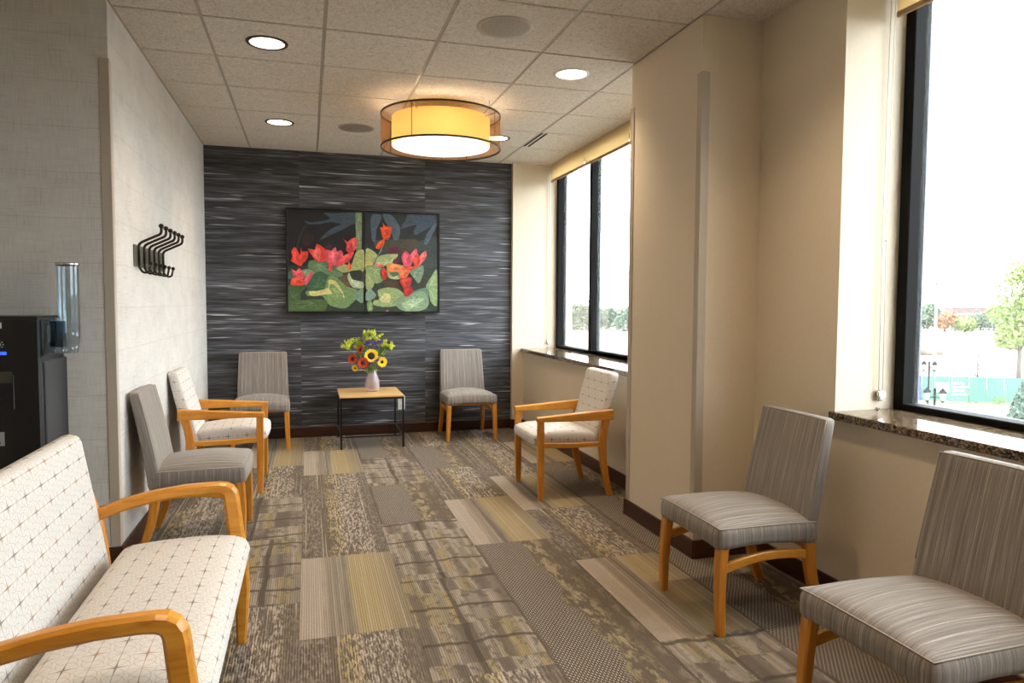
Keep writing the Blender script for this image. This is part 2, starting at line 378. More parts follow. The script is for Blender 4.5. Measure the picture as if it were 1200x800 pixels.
    def build(s, name, mat, parent=None, loc=None, smooth=None):
        me = bpy.data.meshes.new(name); me.from_pydata(s.v, [], s.f); me.materials.append(M[mat] if isinstance(mat, str) else mat)
        if any(u for u in s.uv):
            l = me.uv_layers.new(name='UVMap'); k = 0
            for f, u in zip(s.f, s.uv):
                for i in range(len(f)): l.data[k].uv = u[i] if u else (0, 0); k += 1
        for p, q in zip(me.polygons, s.sm): p.use_smooth = q if smooth is None else smooth
        me.update()
        o = bpy.data.objects.new(name, me); COL.objects.link(o)
        if parent: o.parent = parent
        if loc: o.location = loc
        return o
def tag(o, label, cat, group=None):
    o['label'] = label; o['category'] = cat
    if group: o['group'] = group
    return o
def thing(name, label, cat, loc=(0, 0, 0), rz=0, group=None):
    o = bpy.data.objects.new(name, None); COL.objects.link(o); o.location = loc; o.rotation_euler = (0, 0, rz); o.empty_display_size = .1
    return tag(o, label, cat, group)
def struct(o, label=None):
    o['kind'] = 'structure'
    if label: o['label'] = label
    return o
def sroot(name, label, loc=(0, 0, 0)):
    o = bpy.data.objects.new(name, None); COL.objects.link(o); o.location = loc; return struct(o, label)
def dup(root, loc, rz, label=None, parent=None):
    c = root.copy(); COL.objects.link(c); c.parent = parent
    if parent is None:
        c.location = loc; c.rotation_euler = (0, 0, rz)
        if label: c['label'] = label
    for ch in list(root.children): dup(ch, None, None, None, c)
    return c
def bez(p0, p1, p2, n=8):
    p0, p1, p2 = Vector(p0), Vector(p1), Vector(p2)
    return [p0*(1-t)**2+p1*2*t*(1-t)+p2*t*t for t in [i/n for i in range(n+1)]]

# ------------------------------------------------------------------ room
HC = 2.788; YB = 7.19; XL = -0.92; YL = 3.9; XN = 2.28; XF = 2.19; XC = 1.93; YC0, YC1 = 3.22, 4.03
YJ = 2.625; YJF = 7.13; GXN, GXF = 2.60, 2.555; XW = -3.0; YR = -2.6; SILL = .855
XO = 2.74
def sbox(name, label, mat, *b): return struct(MB().box(*b).build(name, mat), label)
floor = sbox('floor', 'patterned carpet tile floor', 'slab', XW-.1, XO, YR-.1, YB+.12, -.2, -.007)
# carpet tiles: 0.457 x 0.914 planks in staggered columns
CW, CL = .457, .914; gap = .0006
def ctile(w, l):
    return MB().box(-w/2+gap, w/2-gap, -l/2+gap, l/2-gap, -.007, 0)
protos_c = {}
offs = {0: 2.835, 1: 3.31, 2: 3.72, 3: 3.36, -1: 3.2, -2: 2.95}
KIND = {(0, 2.835): 0, (0, 3.749): 1, (0, 1.921): 1, (0, 4.663): 1, (0, 5.577): 0, (1, 3.31): 3, (1, 2.396): 3, (1, 4.224): 2, (1, 1.482): 1, (1, 5.138): 3,
        (2, 3.72): 0, (2, 2.806): 2, (2, 1.892): 2, (2, 4.634): 1, (2, 5.548): 2, (3, 3.36): 1, (3, 2.446): 0, (3, 4.274): 0, (3, 5.188): 1, (3, 1.532): 3,
        (-1, 3.2): 3, (-1, 4.114): 3, (-1, 2.286): 1, (-1, 5.028): 1}
for ci in range(-7, 6):
    x0 = -.045+ci*CW; x1 = x0+CW; oy = offs.get(ci, 2.5+.914*random.random())
    for k in range(-7, 6):
        y0 = oy+k*CL; y1 = y0+CL
        kd = CK[KIND.get((ci, round(y0, 3)), random.choice((0, 1, 1, 2, 3)))]
        ymax = YB if x1 > XL+.01 else YL
        a0, a1, b0, b1 = max(x0, XW), min(x1, 2.3), max(y0, YR), min(y1, ymax)
        if a1-a0 < .03 or b1-b0 < .03: continue
        if x0 < XL < x1 and b1 > YL: a0 = max(a0, XL-.02)
        full = abs(a1-a0-CW) < 1e-6 and abs(b1-b0-CL) < 1e-6
        if full and kd in protos_c: o = protos_c[kd].copy(); COL.objects.link(o)
        else:
            o = ctile(a1-a0, b1-b0).build('carpet_tile', 'carpet_'+kd, floor)
            if full: protos_c[kd] = o
        o.location = ((a0+a1)/2, (b0+b1)/2, 0)

# ceiling
ceil = sbox('ceiling', 'suspended ceiling of square fissured tiles', 'slab', XW-.1, XO, YR-.1, YB+.12, HC+.22, HC+.3)
GX0, GY0, TS = -1.12, 3.3614, .61
LIGHT_CELLS = {}
DL = [(-.205, 4.276), (-.205, 6.106), (1.625, 4.276), (1.625, 6.106), (-.205, 2.446), (1.625, 2.446), (-.205, .616), (1.625, .616)]
tproto = None
def tile_hole(w, l, r):
    mb = MB(); n = 32; q = []
    for k in range(n):
        a = 2*PI*k/n+PI/4; c_, s_ = math.cos(a), math.sin(a); mm = max(abs(c_), abs(s_)); q.append((w/2*c_/mm, l/2*s_/mm))
    for z in (0, .014):
        mb.v += [(x, y, z) for x, y in q]; mb.v += [(r*math.cos(2*PI*k/n+PI/4), r*math.sin(2*PI*k/n+PI/4), z) for k in range(n)]
    for k in range(n):
        j = (k+1) % n
        mb.face([k, n+k, n+j, j]); mb.face([2*n+k, 2*n+j, 3*n+j, 3*n+k]); mb.face([k, j, 2*n+j, 2*n+k]); mb.face([n+k, 3*n+k, 3*n+j, n+j])
    return mb
G = .009
for i in range(-4, 7):
    for j in range(-10, 8):
        x0, y0 = GX0+i*TS, GY0+j*TS; x1, y1 = x0+TS, y0+TS
        rects = []
        if x1 <= XL+.01: rects = [(x0, x1, y0, min(y1, YL))]
        elif x0 < XL:
            if y1 <= YL: rects = [(x0, x1, y0, y1)]
            elif y0 >= YL: rects = [(XL, x1, y0, y1)]
            else: rects = [(x0, XL, y0, YL), (XL, x1, y0, y1)]
        else: rects = [(x0, x1, y0, y1)]
        for (a0, a1, b0, b1) in rects:
            a0, a1, b0, b1 = max(a0, XW), min(a1, GXN), max(b0, YR), min(b1, YB)
            if a1-a0 < .03 or b1-b0 < .03: continue
            full = abs(a1-a0-TS) < 1e-6 and abs(b1-b0-TS) < 1e-6
            cx, cy = (a0+a1)/2, (b0+b1)/2
            hole = any(abs(cx-p)+abs(cy-q) < .05 for p, q in DL)
            if hole: o = tile_hole(a1-a0-2*G, b1-b0-2*G, .098).build('ceiling_tile', 'tile', ceil)
            elif full and tproto: o = tproto.copy(); COL.objects.link(o)
            else:
                o = MB().cbox(-(a1-a0)/2+G, (a1-a0)/2-G, -(b1-b0)/2+G, (b1-b0)/2-G, 0, .014, .003).build('ceiling_tile', 'tile', ceil)
                if full: tproto = o
            o.location = (cx, cy, HC)
for i in range(-3, 7):
    x = GX0+i*TS
    if x > GXN: continue
    MB().box(x-.012, x+.012, YR, YL if x < XL else YB, HC+.005, HC+.018).build('grid_bar', 'grid', ceil)
for j in range(-9, 8):
    y = GY0+j*TS
    if y > YB: continue
    MB().box(XL if y > YL else XW, GXN, y-.012, y+.012, HC+.0055, HC+.0175).build('grid_bar', 'grid', ceil)
MB().box(XL, XL+.012, YL, YB, HC-.002, HC+.012).build('grid_bar', 'grid', ceil)

# walls
wb = sbox('wall_back', 'dark charcoal wall with streaked horizontal wallpaper', 'paint', XL-.1, XO, YB+.003, YB+.12, -.2, HC+.22)
for x0, x1 in ((XL, -.068), (-.068, 1.155), (1.155, 2.07)):
    MB().box(x0, x1, YB, YB+.003, .09, HC).build('wallpaper_panel', 'streak', wb)
sbox('wall_left', 'pale linen-textured wall carrying the coat hooks', 'linen', XL-.12, XL, YL, YB+.003, -.2, HC)
sbox('wall_left_return', 'pale linen-textured wall behind the water dispenser', 'linen', XW-.1, XL-.12, YL, YL+.12, -.2, HC)
sbox('wall_left_near', 'plain beige side wall', 'paint', XW-.1, XW, YR-.1, YL, -.2, HC+.22)
sbox('wall_rear', 'plain beige wall behind the seating', 'paint', XW, XO, YR-.1, YR, -.2, HC+.22)
sbox('wall_right_pier', 'beige wall strip between the pillar and the window', 'paint', XN, XO, YJ, YC0, -.2, HC)
sbox('wall_right_near', 'beige wall under the granite sill', 'paint', XN, XO, YR, YJ, -.2, SILL-.036)
sbox('wall_right_end', 'beige wall beyond the window', 'paint', XN, XO, YR, -.25, SILL-.036, HC)
sbox('wall_pillar', 'beige boxed pillar between the two windows', 'paint', XC, XO, YC0, YC1, -.2, HC)
sbox('wall_right_far', 'beige wall under the far granite sill', 'paint', XF, XO, YC1, YJF, -.2, SILL-.036)
sbox('wall_right_corner', 'beige return beside the dark wall', 'paint', 2.07, XO, YJF, YB+.003, -.2, HC)
# baseboards
BH, BT = .1, .015
def bb(name, *b): return struct(MB().cbox(*b, 0, BH, .003).build(name, 'base'), 'dark stained wooden baseboard')
bb('baseboard_back', XL+BT, 2.07, YB-BT, YB)
bb('baseboard_left', XL, XL+BT, YL, YB)
bb('baseboard_left_return', XW, XL+BT, YL-BT, YL)
bb('baseboard_pillar', XC-BT, XC, YC0-BT, YC1+BT)
bb('baseboard_pillar_front', XC, XN, YC0-BT, YC0)
bb('baseboard_pillar_back', XC, XF-BT, YC1, YC1+BT)
bb('baseboard_right_near', XN-BT, XN, YR, YC0-BT)
bb('baseboard_right_far', XF-BT, XF, YC1, YJF-BT)
bb('baseboard_corner', 2.07-BT, XF, YJF-BT, YJF)
bb('baseboard_corner_side', 2.07-BT, 2.07, YJF, YB-BT)
# corner guards
def guard(name, label, cx, cy, sx, sy, z0, z1, w=.042, th=.004, mat='trim_paint'):
    """angle guard on an outer corner; sx, sy point from the corner into the wall"""
    mb = MB()
    a0, a1 = sorted((cx-sx*th, cx+sx*w)); b0, b1 = sorted((cy-sy*th, cy)); mb.cbox(a0, a1, b0, b1, z0, z1, .0015)
    a0, a1 = sorted((cx-sx*th, cx)); b0, b1 = sorted((cy, cy+sy*w)); mb.cbox(a0, a1, b0, b1, z0, z1, .0015)
    return struct(mb.build(name, mat), label)
guard('trim_1', 'painted corner guard beside the coat-hook wall', XL, YL, -1, 1, BH, 2.51)
guard('trim_2', 'painted corner guard on the near pillar corner', XC, YC0, 1, 1, BH, 2.51)
guard('trim_3', 'painted corner guard on the far pillar corner', XC, YC1, 1, -1, BH, 2.53, th=.005)

# windows
def window(name, label, gx, y0, y1, sx, mulls):
    w = sroot(name, label)
    zt = 2.786; D0, D1 = gx, gx+.10; fwid = .055
    edges = [y0]+mulls+[y1]
    def member(nm, a0, a1, z0, z1):
        o = MB().cbox(D0, D1-.012, a0, a1, z0, z1, .004).build(nm, 'frame_black', w)
        MB().cbox(D1-.012, D1, a0+.004, a1-.004, z0, z1, .002).build('outer_cap', 'frame_outer', o)
    member('frame_jamb', y0, y0+fwid, SILL, zt); member('frame_jamb', y1-fwid, y1, SILL, zt)
    for q in mulls: member('mullion', q-fwid/2, q+fwid/2, SILL, zt)
    for i, (a, b) in enumerate(zip(edges, edges[1:])):
        a += fwid if i == 0 else fwid/2; b -= fwid if i == len(edges)-2 else fwid/2
        member('frame_rail', a, b, SILL, SILL+.03); member('frame_rail', a, b, zt-.05, zt)
        MB().box(D0+.06, D0+.066, a-.005, b+.005, SILL+.025, zt-.045).build('pane', 'pane', w)
    o = MB().cbox(sx-.028, D0+.02, y0+.001, y1+(.0 if y1 > 5 else .012), SILL-.036, SILL, .004).build('granite_sill', 'granite', w)
    MB().box(gx+.01, XO, y0, y1, HC-.002, HC+.2).build('head_cover', 'frame_black', w)
    return w
window('window_1', 'tall black-framed window in the far bay', GXF, YC1, YJF, XF, [6.19, 5.22])
window('window_2', 'tall black-framed window beside the near chairs', GXN, -.25, YJ, XN, [1.66, .70])

# ------------------------------------------------------------------ roller blinds
def blind(label, x, y0, y1, z0):
    t_ = thing('roller_blind', label, 'blind', (x, (y0+y1)/2, z0), 0, 'roller blinds pulled up at the windows')
    h = (y1-y0)/2
    MB().box(-.001, .001, -h+.004, h-.004, .022, HC-z0).build('blind_fabric', 'blind', t_)
    MB().cbox(-.008, .008, -h+.004, h-.004, 0, .024, .003).build('hem_bar', M['hem'], t_)
    MB().tube([(0.045, -h+.004, HC-z0-.045), (.045, h-.004, HC-z0-.045)], .026, 12).build('roller', 'white_plastic', t_)
    return t_
M['hem'] = plain('hem_bar_fabric', srgb(172, 142, 108), .7, var=.05)
blind('tan roller blind ending at the dark wall corner of the far window', 2.48, 6.172, 7.09, 2.6)
blind('middle tan roller blind of the far window', 2.48, 5.222, 6.168, 2.6)
blind('tan roller blind of the far window tucked behind the pillar', 2.48, YC1+.02, 5.218, 2.6)
blind('tan roller blind over the near window pane beside the pier', 2.515, 1.67, 2.59, 2.6)
blind('tan roller blind of the near window beyond the second mullion', 2.515, .72, 1.64, 2.6)
blind('tan roller blind at the end of the near window', 2.515, -.23, .69, 2.6)
def chain(label, x, y, z0, z1, face):
    t_ = thing('blind_chain', label, 'chain', (x, y, z0))
    MB().tube([(-.012, 0, z1-z0), (-.018, 0, (z1-z0)*.4), (-.012, -face*.002, .045)], .0022, 6).build('cord', 'white_plastic', t_)
    MB().tube([(.012, 0, z1-z0), (.004, 0, (z1-z0)*.4), (.010, -face*.002, .045)], .0022, 6).build('cord', 'white_plastic', t_)
    bm = bmesh.new(); bmesh.ops.create_uvsphere(bm, u_segments=10, v_segments=6, radius=.006)
    MB().bm(bm, True).build('connector_bead', 'white_plastic', t_, (.003, 0, (z1-z0)*.4))
    mb = MB(); mb.tube([(0, face*.012, .03), (0, -face*.012, .03)], .02, 16); mb.build('tension_wheel', 'chrome', t_)
    MB().cbox(-.016, .016, face*.003-.006, face*.003+.012, .0, .05, .004).build('wheel_bracket', 'chrome', t_)
    MB().tube([(-.004, face*.016, -.035), (-.004, face*.0, -.035)], .004, 8).build('screw', 'chrome', t_)
chain('white blind cord loop with chrome tensioner on the near window jamb', 2.512, YJ-.018, .895, 2.72, 1)
chain('thin white blind cord loop with tensioner on the far window jamb', 2.47, YJF-.018, .895, 2.72, 1)

# ------------------------------------------------------------------ ceiling fixtures
def downlight(x, y, label, dark=True, group=None):
    t_ = thing('recessed_downlight', label, 'downlight', (x, y, HC), 0, group)
    MB().lathe([(.094, -.0), (.094, -.006), (.112, -.005), (.114, .0)], 40).build('trim_ring', 'ring_dark' if dark else 'white_plastic', t_)
    MB().lathe([(.095, -.004), (.09, .03), (.076, .085), (.06, .11)], 40).build('reflector_cone', 'reflector', t_)
    MB().disc(.062, .1095, 24).build('lamp_lens', 'lamp', t_)
    MB().lathe([(.1, .012), (.1, .13), (.0005, .13)], 24).build('housing', 'grid', t_)
    l = bpy.data.lights.new('downlight_lamp', 'AREA'); l.shape = 'DISK'; l.size = .11; l.energy = DOWN_W; l.color = LAMP_COL; l.spread = math.radians(120)
    lo = bpy.data.objects.new('downlight_lamp', l); COL.objects.link(lo); lo.parent = t_; lo.location = (0, 0, .10)
    return t_
downlight(*DL[0], 'recessed downlight with dark ring in the ceiling nearest above the coat hooks')
downlight(*DL[1], 'recessed downlight with dark ring over the grey chair beside the dark wall')
downlight(*DL[2], 'recessed downlight with pale ring in the ceiling next to the pillar', False)
downlight(*DL[3], 'recessed downlight partly hidden behind the drum pendant')
downlight(*DL[4], 'added out-of-view downlight in the ceiling above the loveseat')  # from here on: unseen downlights added for ambient light in the near room
downlight(*DL[5], 'added out-of-view downlight in the ceiling above the chair next to the pillar')
downlight(*DL[6], 'added out-of-view downlight over the open carpet before the loveseat')
downlight(*DL[7], 'added out-of-view downlight nearest the near window, past the loveseat')
def speaker(x, y, label):
    t_ = thing('ceiling_speaker', label, 'speaker', (x, y, HC))
    MB().lathe([(.128, -.004), (.145, -.006), (.15, 0)], 48).build('rim', 'grid', t_)
    g = NT('perforated_grille'); vv = g.n('ShaderNodeTexVoronoi', i_Vector=g.obj(), i_Scale=260).outputs[0]
    g.base(g.ramp(vv, [(.25, srgb(96, 88, 80)), (.5, srgb(166, 155, 142))]), .5, .2)
    MB().lathe([(.128, -.004), (.09, -.007), (.04, -.008), (.0005, -.008)], 48).build('grille', g.m, t_)
speaker(1.015, 3.666, 'large round ceiling speaker grille near the pillar')
speaker(.405, 6.106, 'small-looking round ceiling speaker over the picture wall')
t_ = thing('slot_diffuser', 'black two-slot air diffuser in the ceiling by the far window', 'air vent', (1.965, 6.07, HC))
MB().cbox(-.045, .045, -.275, .275, -.003, .001, .001).build('diffuser_frame', 'tile', t_)
for x in (-.022, .018): MB().box(x-.011, x+.011, -.265, .265, -.0045, -.002).build('slot', 'slot', t_)

# drum pendant
PC = (.965, 5.25); PB, PT = 2.475, 2.712; RO, RI = .44, .362
t_ = thing('drum_pendant', 'large round drum pendant with yellow shade inside a sheer taupe outer shade', 'ceiling lamp', (PC[0], PC[1], PB))
H = PT-PB
MB().lathe([(RO, .0), (RO, H)], 96).build('sheer_outer_shade', 'shade_out', t_)
MB().lathe([(RI, .018), (RI, H-.02)], 96).build('inner_shade', 'shade_in', t_)
MB().lathe([(RI-.003, .012), (RI-.003, .018), (.0005, .018), (.0005, .012)], 64, closed=True).build('diffuser', 'diffuser', t_)
MB().lathe([(.0005, H-.022), (.25, H-.022), (.25, H-.028), (.0005, H-.028)], 48).build('top_pan', 'white_plastic', t_)
for z in (0, H): MB().lathe([(RO-.004, z-.006), (RO+.004, z-.006), (RO+.004, z+.006), (RO-.004, z+.006)], 96, closed=True).build('shade_ring', M['ring_dark'], t_)
for k in range(4):
    a = math.radians(-128+90*k); c_, s_ = math.cos(a), math.sin(a)
    MB().tube([(RI*c_, RI*s_, H-.03), ((RO-.002)*c_, (RO-.002)*s_, H-.012)], .005, 6).build('spoke', 'chrome', t_)
    MB().tube([((RO-.006)*c_, (RO-.006)*s_, .0), ((RO-.006)*c_, (RO-.006)*s_, H)], .0025, 6).build('strut', 'ring_dark', t_)
    MB().tube([((RO-.05)*c_, (RO-.05)*s_, H-.02), ((RO-.05)*c_, (RO-.05)*s_, HC-PB)], .0035, 8).build('hanger_rod', 'white_plastic', t_)
for k in range(3):
    a = 2*PI*k/3+.4
    l = bpy.data.lights.new('pendant_lamp', 'POINT'); l.energy = PEND_W/3; l.color = LAMP_COL; l.shadow_soft_size = .05
    lo = bpy.data.objects.new('pendant_lamp', l); COL.objects.link(lo); lo.parent = t_; lo.location = (.17*math.cos(a), .17*math.sin(a), H*.55)
    bm = bmesh.new(); bmesh.ops.create_uvsphere(bm, u_segments=12, v_segments=8, radius=.03)
    MB().bm(bm, True).build('bulb', 'lamp', t_, (.17*math.cos(a), .17*math.sin(a), H*.75))
MB().tube([(0, 0, H*.8), (0, 0, HC-PB)], .01, 8).build('stem', 'chrome', t_)

# ------------------------------------------------------------------ chairs
def make_side_chair(label):
    t_ = thing('side_chair', label, 'chair', group='grey striped side chairs')
    # seat: centre y .235, half .25 x .24
    hx, hy, hz = .254, .242, .054
    def fn(x, y, z):
        k = (y+hy)/(2*hy); wx = 1-.06*k
        nx, ny = x/hx, y/hy
        crown = .048*(1-abs(nx)**2.4)*(1-.8*abs(ny)**2.4) if z > 0 else 0
        arch = 0
        if z < 0: arch = .026*(1-nx*nx)*(1 if ny < .2 else .4) + .022*(1-ny*ny)*abs(nx)**2
        bulge = .012*(1-nx*nx)*(-1 if ny < 0 else 0)*abs(ny)**3
        return (x*wx, y+hy+bulge-.004, z+.388+crown*max(0, z/hz)+arch*max(0, -z/hz)-.008*k)
    seat = MB().cushion((hx, hy, hz), .034, (14, 14, 3), fn).build('seat', 'stripe', t_)
    r = .034; pts = []
    e = hy-r*.29; ex = hx-r*.29
    for i in range(13): pts.append((-ex, e-2*e*i/12))
    for i in range(1, 14): pts.append((-ex+2*ex*i/14, -e))
    for i in range(13): pts.append((ex, -e+2*e*i/12))
    MB().tube([Vector(fn(x, y, hz-r*.29))+Vector((0, 0, .001)) for x, y in pts], .0032, 6).build('piping', 'piping', seat)
    # back
    bh = .262
    def fb(x, y, z):
        k = (z+bh)/(2*bh); wx = .235-.018*k
        return (x/.235*wx, .452+y*(1-.25*k)+.095*k**1.25+.012*(1-(x/.235)**2)*k*(1 if y < 0 else .3), z+.592)
    back = MB().cushion((.235, .036, bh), .022, (14, 1, 18), fb).build('backrest', 'stripe', t_)
    e, ez = .235-.006, bh-.006
    pts = [(-e, z) for z in [-.1+(ez+.1)*i/10 for i in range(11)]]+[(-e+2*e*i/10, ez) for i in range(1, 10)]+[(e, z) for z in [ez-(ez+.1)*i/10 for i in range(11)]]
    MB().tube([fb(x, -.03, z) for x, z in pts], .003, 6).build('piping', 'piping', back)
    for s_ in (-1, 1):
        MB().sweep(bez((s_*.222, .030, .352), (s_*.228, .012, .2), (s_*.236, .022, 0), 8), [(.046-.012*i/8, .046-.013*i/8) for i in range(9)]).build('leg', 'wood', t_)
        MB().sweep(bez((s_*.208, .455, .345), (s_*.214, .45, .16), (s_*.222, .535, 0), 8), [(.04-.006*i/8, .052-.016*i/8) for i in range(9)]).build('leg', 'wood', t_)
        MB().sweep(bez((s_*.224, .045, .268), (s_*.218, .25, .325), (s_*.212, .445, .285), 8), (.022, .036), (1, 0, 0)).build('stretcher', 'wood_arm', t_)
    MB().sweep([(-.2, .452, .318), (.2, .452, .318)], (.02, .03), (0, 1, 0)).build('back_rail', 'wood', t_)
    MB().sweep([(-.2, .035, .352), (.2, .035, .352)], (.02, .02), (0, 1, 0)).build('front_rail', 'wood', t_)
    return t_
c0 = make_side_chair('grey striped armless chair against the dark wall, between the flower table and the window')
c0.location = (1.515, 6.585, 0)
dup(c0, (-.415, 6.585, 0), 0, 'grey striped armless chair against the dark wall, behind the wooden-armed chair')
dup(c0, (1.565, 2.665, 0), -PI/2, 'grey striped armless chair standing beside the pillar, below the sill corner')
dup(c0, (1.495, 1.605, 0), -PI/2+.02, 'grey striped armless chair whose backrest stands under the granite sill')
dup(c0, (-.335, 4.285, 0), PI/2, 'grey striped armless chair between the loveseat and the wooden-armed chair')

def make_armchair(label):
    t_ = thing('armchair', label, 'armchair', group='wooden-armed chairs in star-grid fabric')
    hx, hy, hz = .238, .238, .045
    def fn(x, y, z):
        nx, ny = x/hx, y/hy
        crown = .03*(1-nx*nx*.6)*(1-.8*ny*ny) if z > 0 else 0
        drop = -.02*max(0, -ny)**3 if z > 0 else .0
        return (x*(1-.03*(ny+1)), y+hy-.022-.012*(1-nx*nx)*(1 if ny < 0 else 0)*abs(ny)**3, z+.412+(crown+drop)*max(0, z/hz)-.012*(ny+1))
    MB().cushion((hx, hy, hz), .03, (12, 12, 3), fn).build('seat', 'star', t_)
    bh = .245
    def fb(x, y, z):
        k = (z+bh)/(2*bh); return (x*(1-.03*k), .458+y*(1-.2*k)+.125*k, z+.606)
    MB().cushion((.238, .044, bh), .028, (12, 1, 14), fb).build('backrest', 'star', t_)
    for s_ in (-1, 1):
        X = s_*.268
        MB().sweep([(X, .022, .555), (X, .022, .36), (X, .024, .15), (X, .027, 0)], [(.03, .046), (.03, .048), (.03, .046), (.028, .036)]).build('leg', 'wood', t_)
        MB().sweep([(X, -.004, .550), (X, .15, .556), (X, .35, .562), (X, .545, .567)], [(.044, .032), (.044, .044), (.042, .060), (.036, .074)]).build('arm', 'wood_arm', t_)
        MB().sweep([(X, .505, .56), (X, .482, .47), (X, .468, .38), (X, .478, .24), (X, .505, .1), (X, .533, 0)], [(.03, .058), (.03, .05), (.03, .06), (.03, .05), (.03, .042), (.028, .038)]).build('leg', 'wood', t_)
        MB().sweep([(X, .03, .376), (X, .25, .366), (X, .48, .366)], (.026, .034)).build('seat_rail', 'wood_arm', t_)
    MB().sweep([(-.27, .045, .372), (.27, .045, .372)], (.02, .03), (0, 1, 0)).build('front_rail', 'wood', t_)
    MB().sweep([(-.27, .465, .372), (.27, .465, .372)], (.02, .03), (0, 1, 0)).build('back_rail', 'wood', t_)
    return t_
a0 = make_armchair('pale star-grid armchair with wooden arms standing under the far window sill')
a0.location = (1.475, 4.725, 0); a0.rotation_euler = (0, 0, -PI/2)
dup(a0, (-.305, 5.42, 0), PI/2, 'pale star-grid armchair with wooden arms beneath the coat-hook wall')

def make_loveseat(label):
    t_ = thing('loveseat', label, 'sofa')
    hx, hy, hz = .565, .226, .055
    def fn(x, y, z):
        nx, ny = x/hx, y/hy
        crown = .03*(1-nx**6)*(1-.85*ny*ny) if z > 0 else 0
        drop = -.018*max(0, -ny)**3 if z > 0 else 0
        return (x, y+hy-.035, z+.40+(crown+drop)*max(0, z/hz)-.008*(ny+1))
    MB().cushion((hx, hy, hz), .052, (26, 14, 3), fn).build('seat', 'star', t_)
    bh = .26
    def fb(x, y, z):
        k = (z+bh)/(2*bh); return (x, .485+y*(1-.15*k)+.085*k, z+.598)
    MB().cushion((.575, .042, bh), .035, (26, 1, 14), fb).build('backrest', 'star', t_)
    for s_ in (-1, 1):
        X = s_*.592
        path = [(X, .50, .545), (X, .40, .582), (X, .30, .604), (X, .20, .617), (X, .11, .620), (X, .078, .619), (X, .060, .615), (X, .047, .606), (X, .039, .592), (X, .035, .57), (X, .031, .53), (X, .022, .45), (X, .006, .34), (X, .0, .22), (X, .004, .1), (X, .008, 0)]
        secs = [(.044, .042)]*5+[(.045, .045), (.046, .049), (.046, .053), (.046, .055), (.046, .056), (.046, .056), (.046, .056), (.046, .054), (.044, .05), (.04, .044), (.036, .036)]
        MB().sweep(path, secs, ch=.2).build('arm_and_front_leg', 'wood_arm', t_)
        MB().sweep([(X, .535, .62), (X, .50, .5), (X, .485, .36), (X, .50, .2), (X, .545, 0)], [(.034, .05)]*4+[(.032, .036)]).build('leg', 'wood', t_)
        MB().sweep([(X*.985, .02, .345), (X*.985, .48, .335)], (.026, .04)).build('seat_rail', 'wood_arm', t_)
    MB().sweep([(-.58, .03, .335), (.58, .03, .335)], (.022, .035), (0, 1, 0)).build('front_rail', 'wood', t_)
    MB().sweep([(-.58, .48, .4), (.58, .48, .4)], (.022, .035), (0, 1, 0)).build('back_rail', 'wood', t_)
    return t_
ls = make_loveseat('two-seat loveseat in pale star-grid fabric with bent wooden arms')
ls.location = (-.255, 2.29, 0); ls.rotation_euler = (0, 0, PI/2)

# ------------------------------------------------------------------ side table, vase, flowers
t_ = thing('side_table', 'small oak-topped side table with thin black metal legs', 'table', (.557, 6.80, 0))
TX, TY, TZ = .288, .325, .482
MB().cbox(-TX, TX, -TY, TY, TZ-.014, TZ, .002).build('table_top', 'wood_top', t_)
fr = MB()
for s_ in (-1, 1):
    fr.box(-TX, TX, s_*(TY-.009)-.009, s_*(TY-.009)+.009, TZ-.034, TZ-.014); fr.box(s_*(TX-.009)-.009, s_*(TX-.009)+.009, -TY+.018, TY-.018, TZ-.034, TZ-.014)
fr.build('top_frame', 'black_metal', t_)
for sx in (-1, 1):
    for sy in (-1, 1): MB().cbox(sx*(TX-.009)-.009, sx*(TX-.009)+.009, sy*(TY-.009)-.009, sy*(TY-.009)+.009, 0, TZ-.034, .001).build('leg', 'black_metal', t_)
MB().cbox(-TX+.018, TX-.018, -TY+.003, -TY+.015, .105, .117, .001).build('stretcher', 'black_metal', t_)
for sx in (-1, 1): MB().cbox(sx*(TX-.009)-.006, sx*(TX-.009)+.006, -TY+.018, TY-.018, .105, .117, .001).build('stretcher', 'black_metal', t_)
VX, VY = .585, 6.80
prof = [(.002, .004), (.052, .004), (.058, .012), (.068, .06), (.070, .085), (.060, .13), (.045, .17), (.040, .195), (.044, .215)]
v_ = MB().lathe(prof+[(r-.003, z+.002) for r, z in reversed(prof)][:-1]+[(.002, .010)], 40).build('flower_vase', 'vase', None, (VX, VY, TZ))
tag(v_, 'clear rounded glass vase holding cut flowers on the side table', 'vase')
def petal_mb(n, r0, r1, w, cup=.012, layers=1):
    mb = MB()
    for L in range(layers):
        for k in range(n):
            a = 2*PI*(k+.5*L)/n+random.uniform(-.06, .06); c_, s_ = math.cos(a), math.sin(a); rr = r1*random.uniform(.9, 1.06)
            def P(d, o, z): return (d*c_-o*s_, d*s_+o*c_, z)
            b = len(mb.v); z0 = .004*L
            mb.v += [P(r0*.8, -w*.25, z0), P(r0*.8, w*.25, z0), P((r0+rr)*.55, w*.5, cup+z0), P(rr, 0, cup*.6+z0), P((r0+rr)*.55, -w*.5, cup+z0)]
            mb.face([b, b+1, b+2, b+3, b+4])
    return mb
M['petal_y'] = plain('sunflower_yellow', srgb(246, 204, 22), .6, var=.15, scale=90)
M['petal_r'] = plain('rust_red_petals', srgb(196, 58, 20), .6, var=.3, scale=90)
M['disc'] = plain('flower_disc_brown', srgb(34, 18, 14), .8, var=.4, scale=300, bump=.6)
M['purple'] = plain('purple_statice', srgb(72, 42, 138), .7, var=.3, scale=120)
M['golden'] = plain('goldenrod', srgb(186, 196, 52), .7, var=.3, scale=120)
M['green'] = plain('foliage_green', srgb(104, 136, 52), .6, var=.3, scale=80)
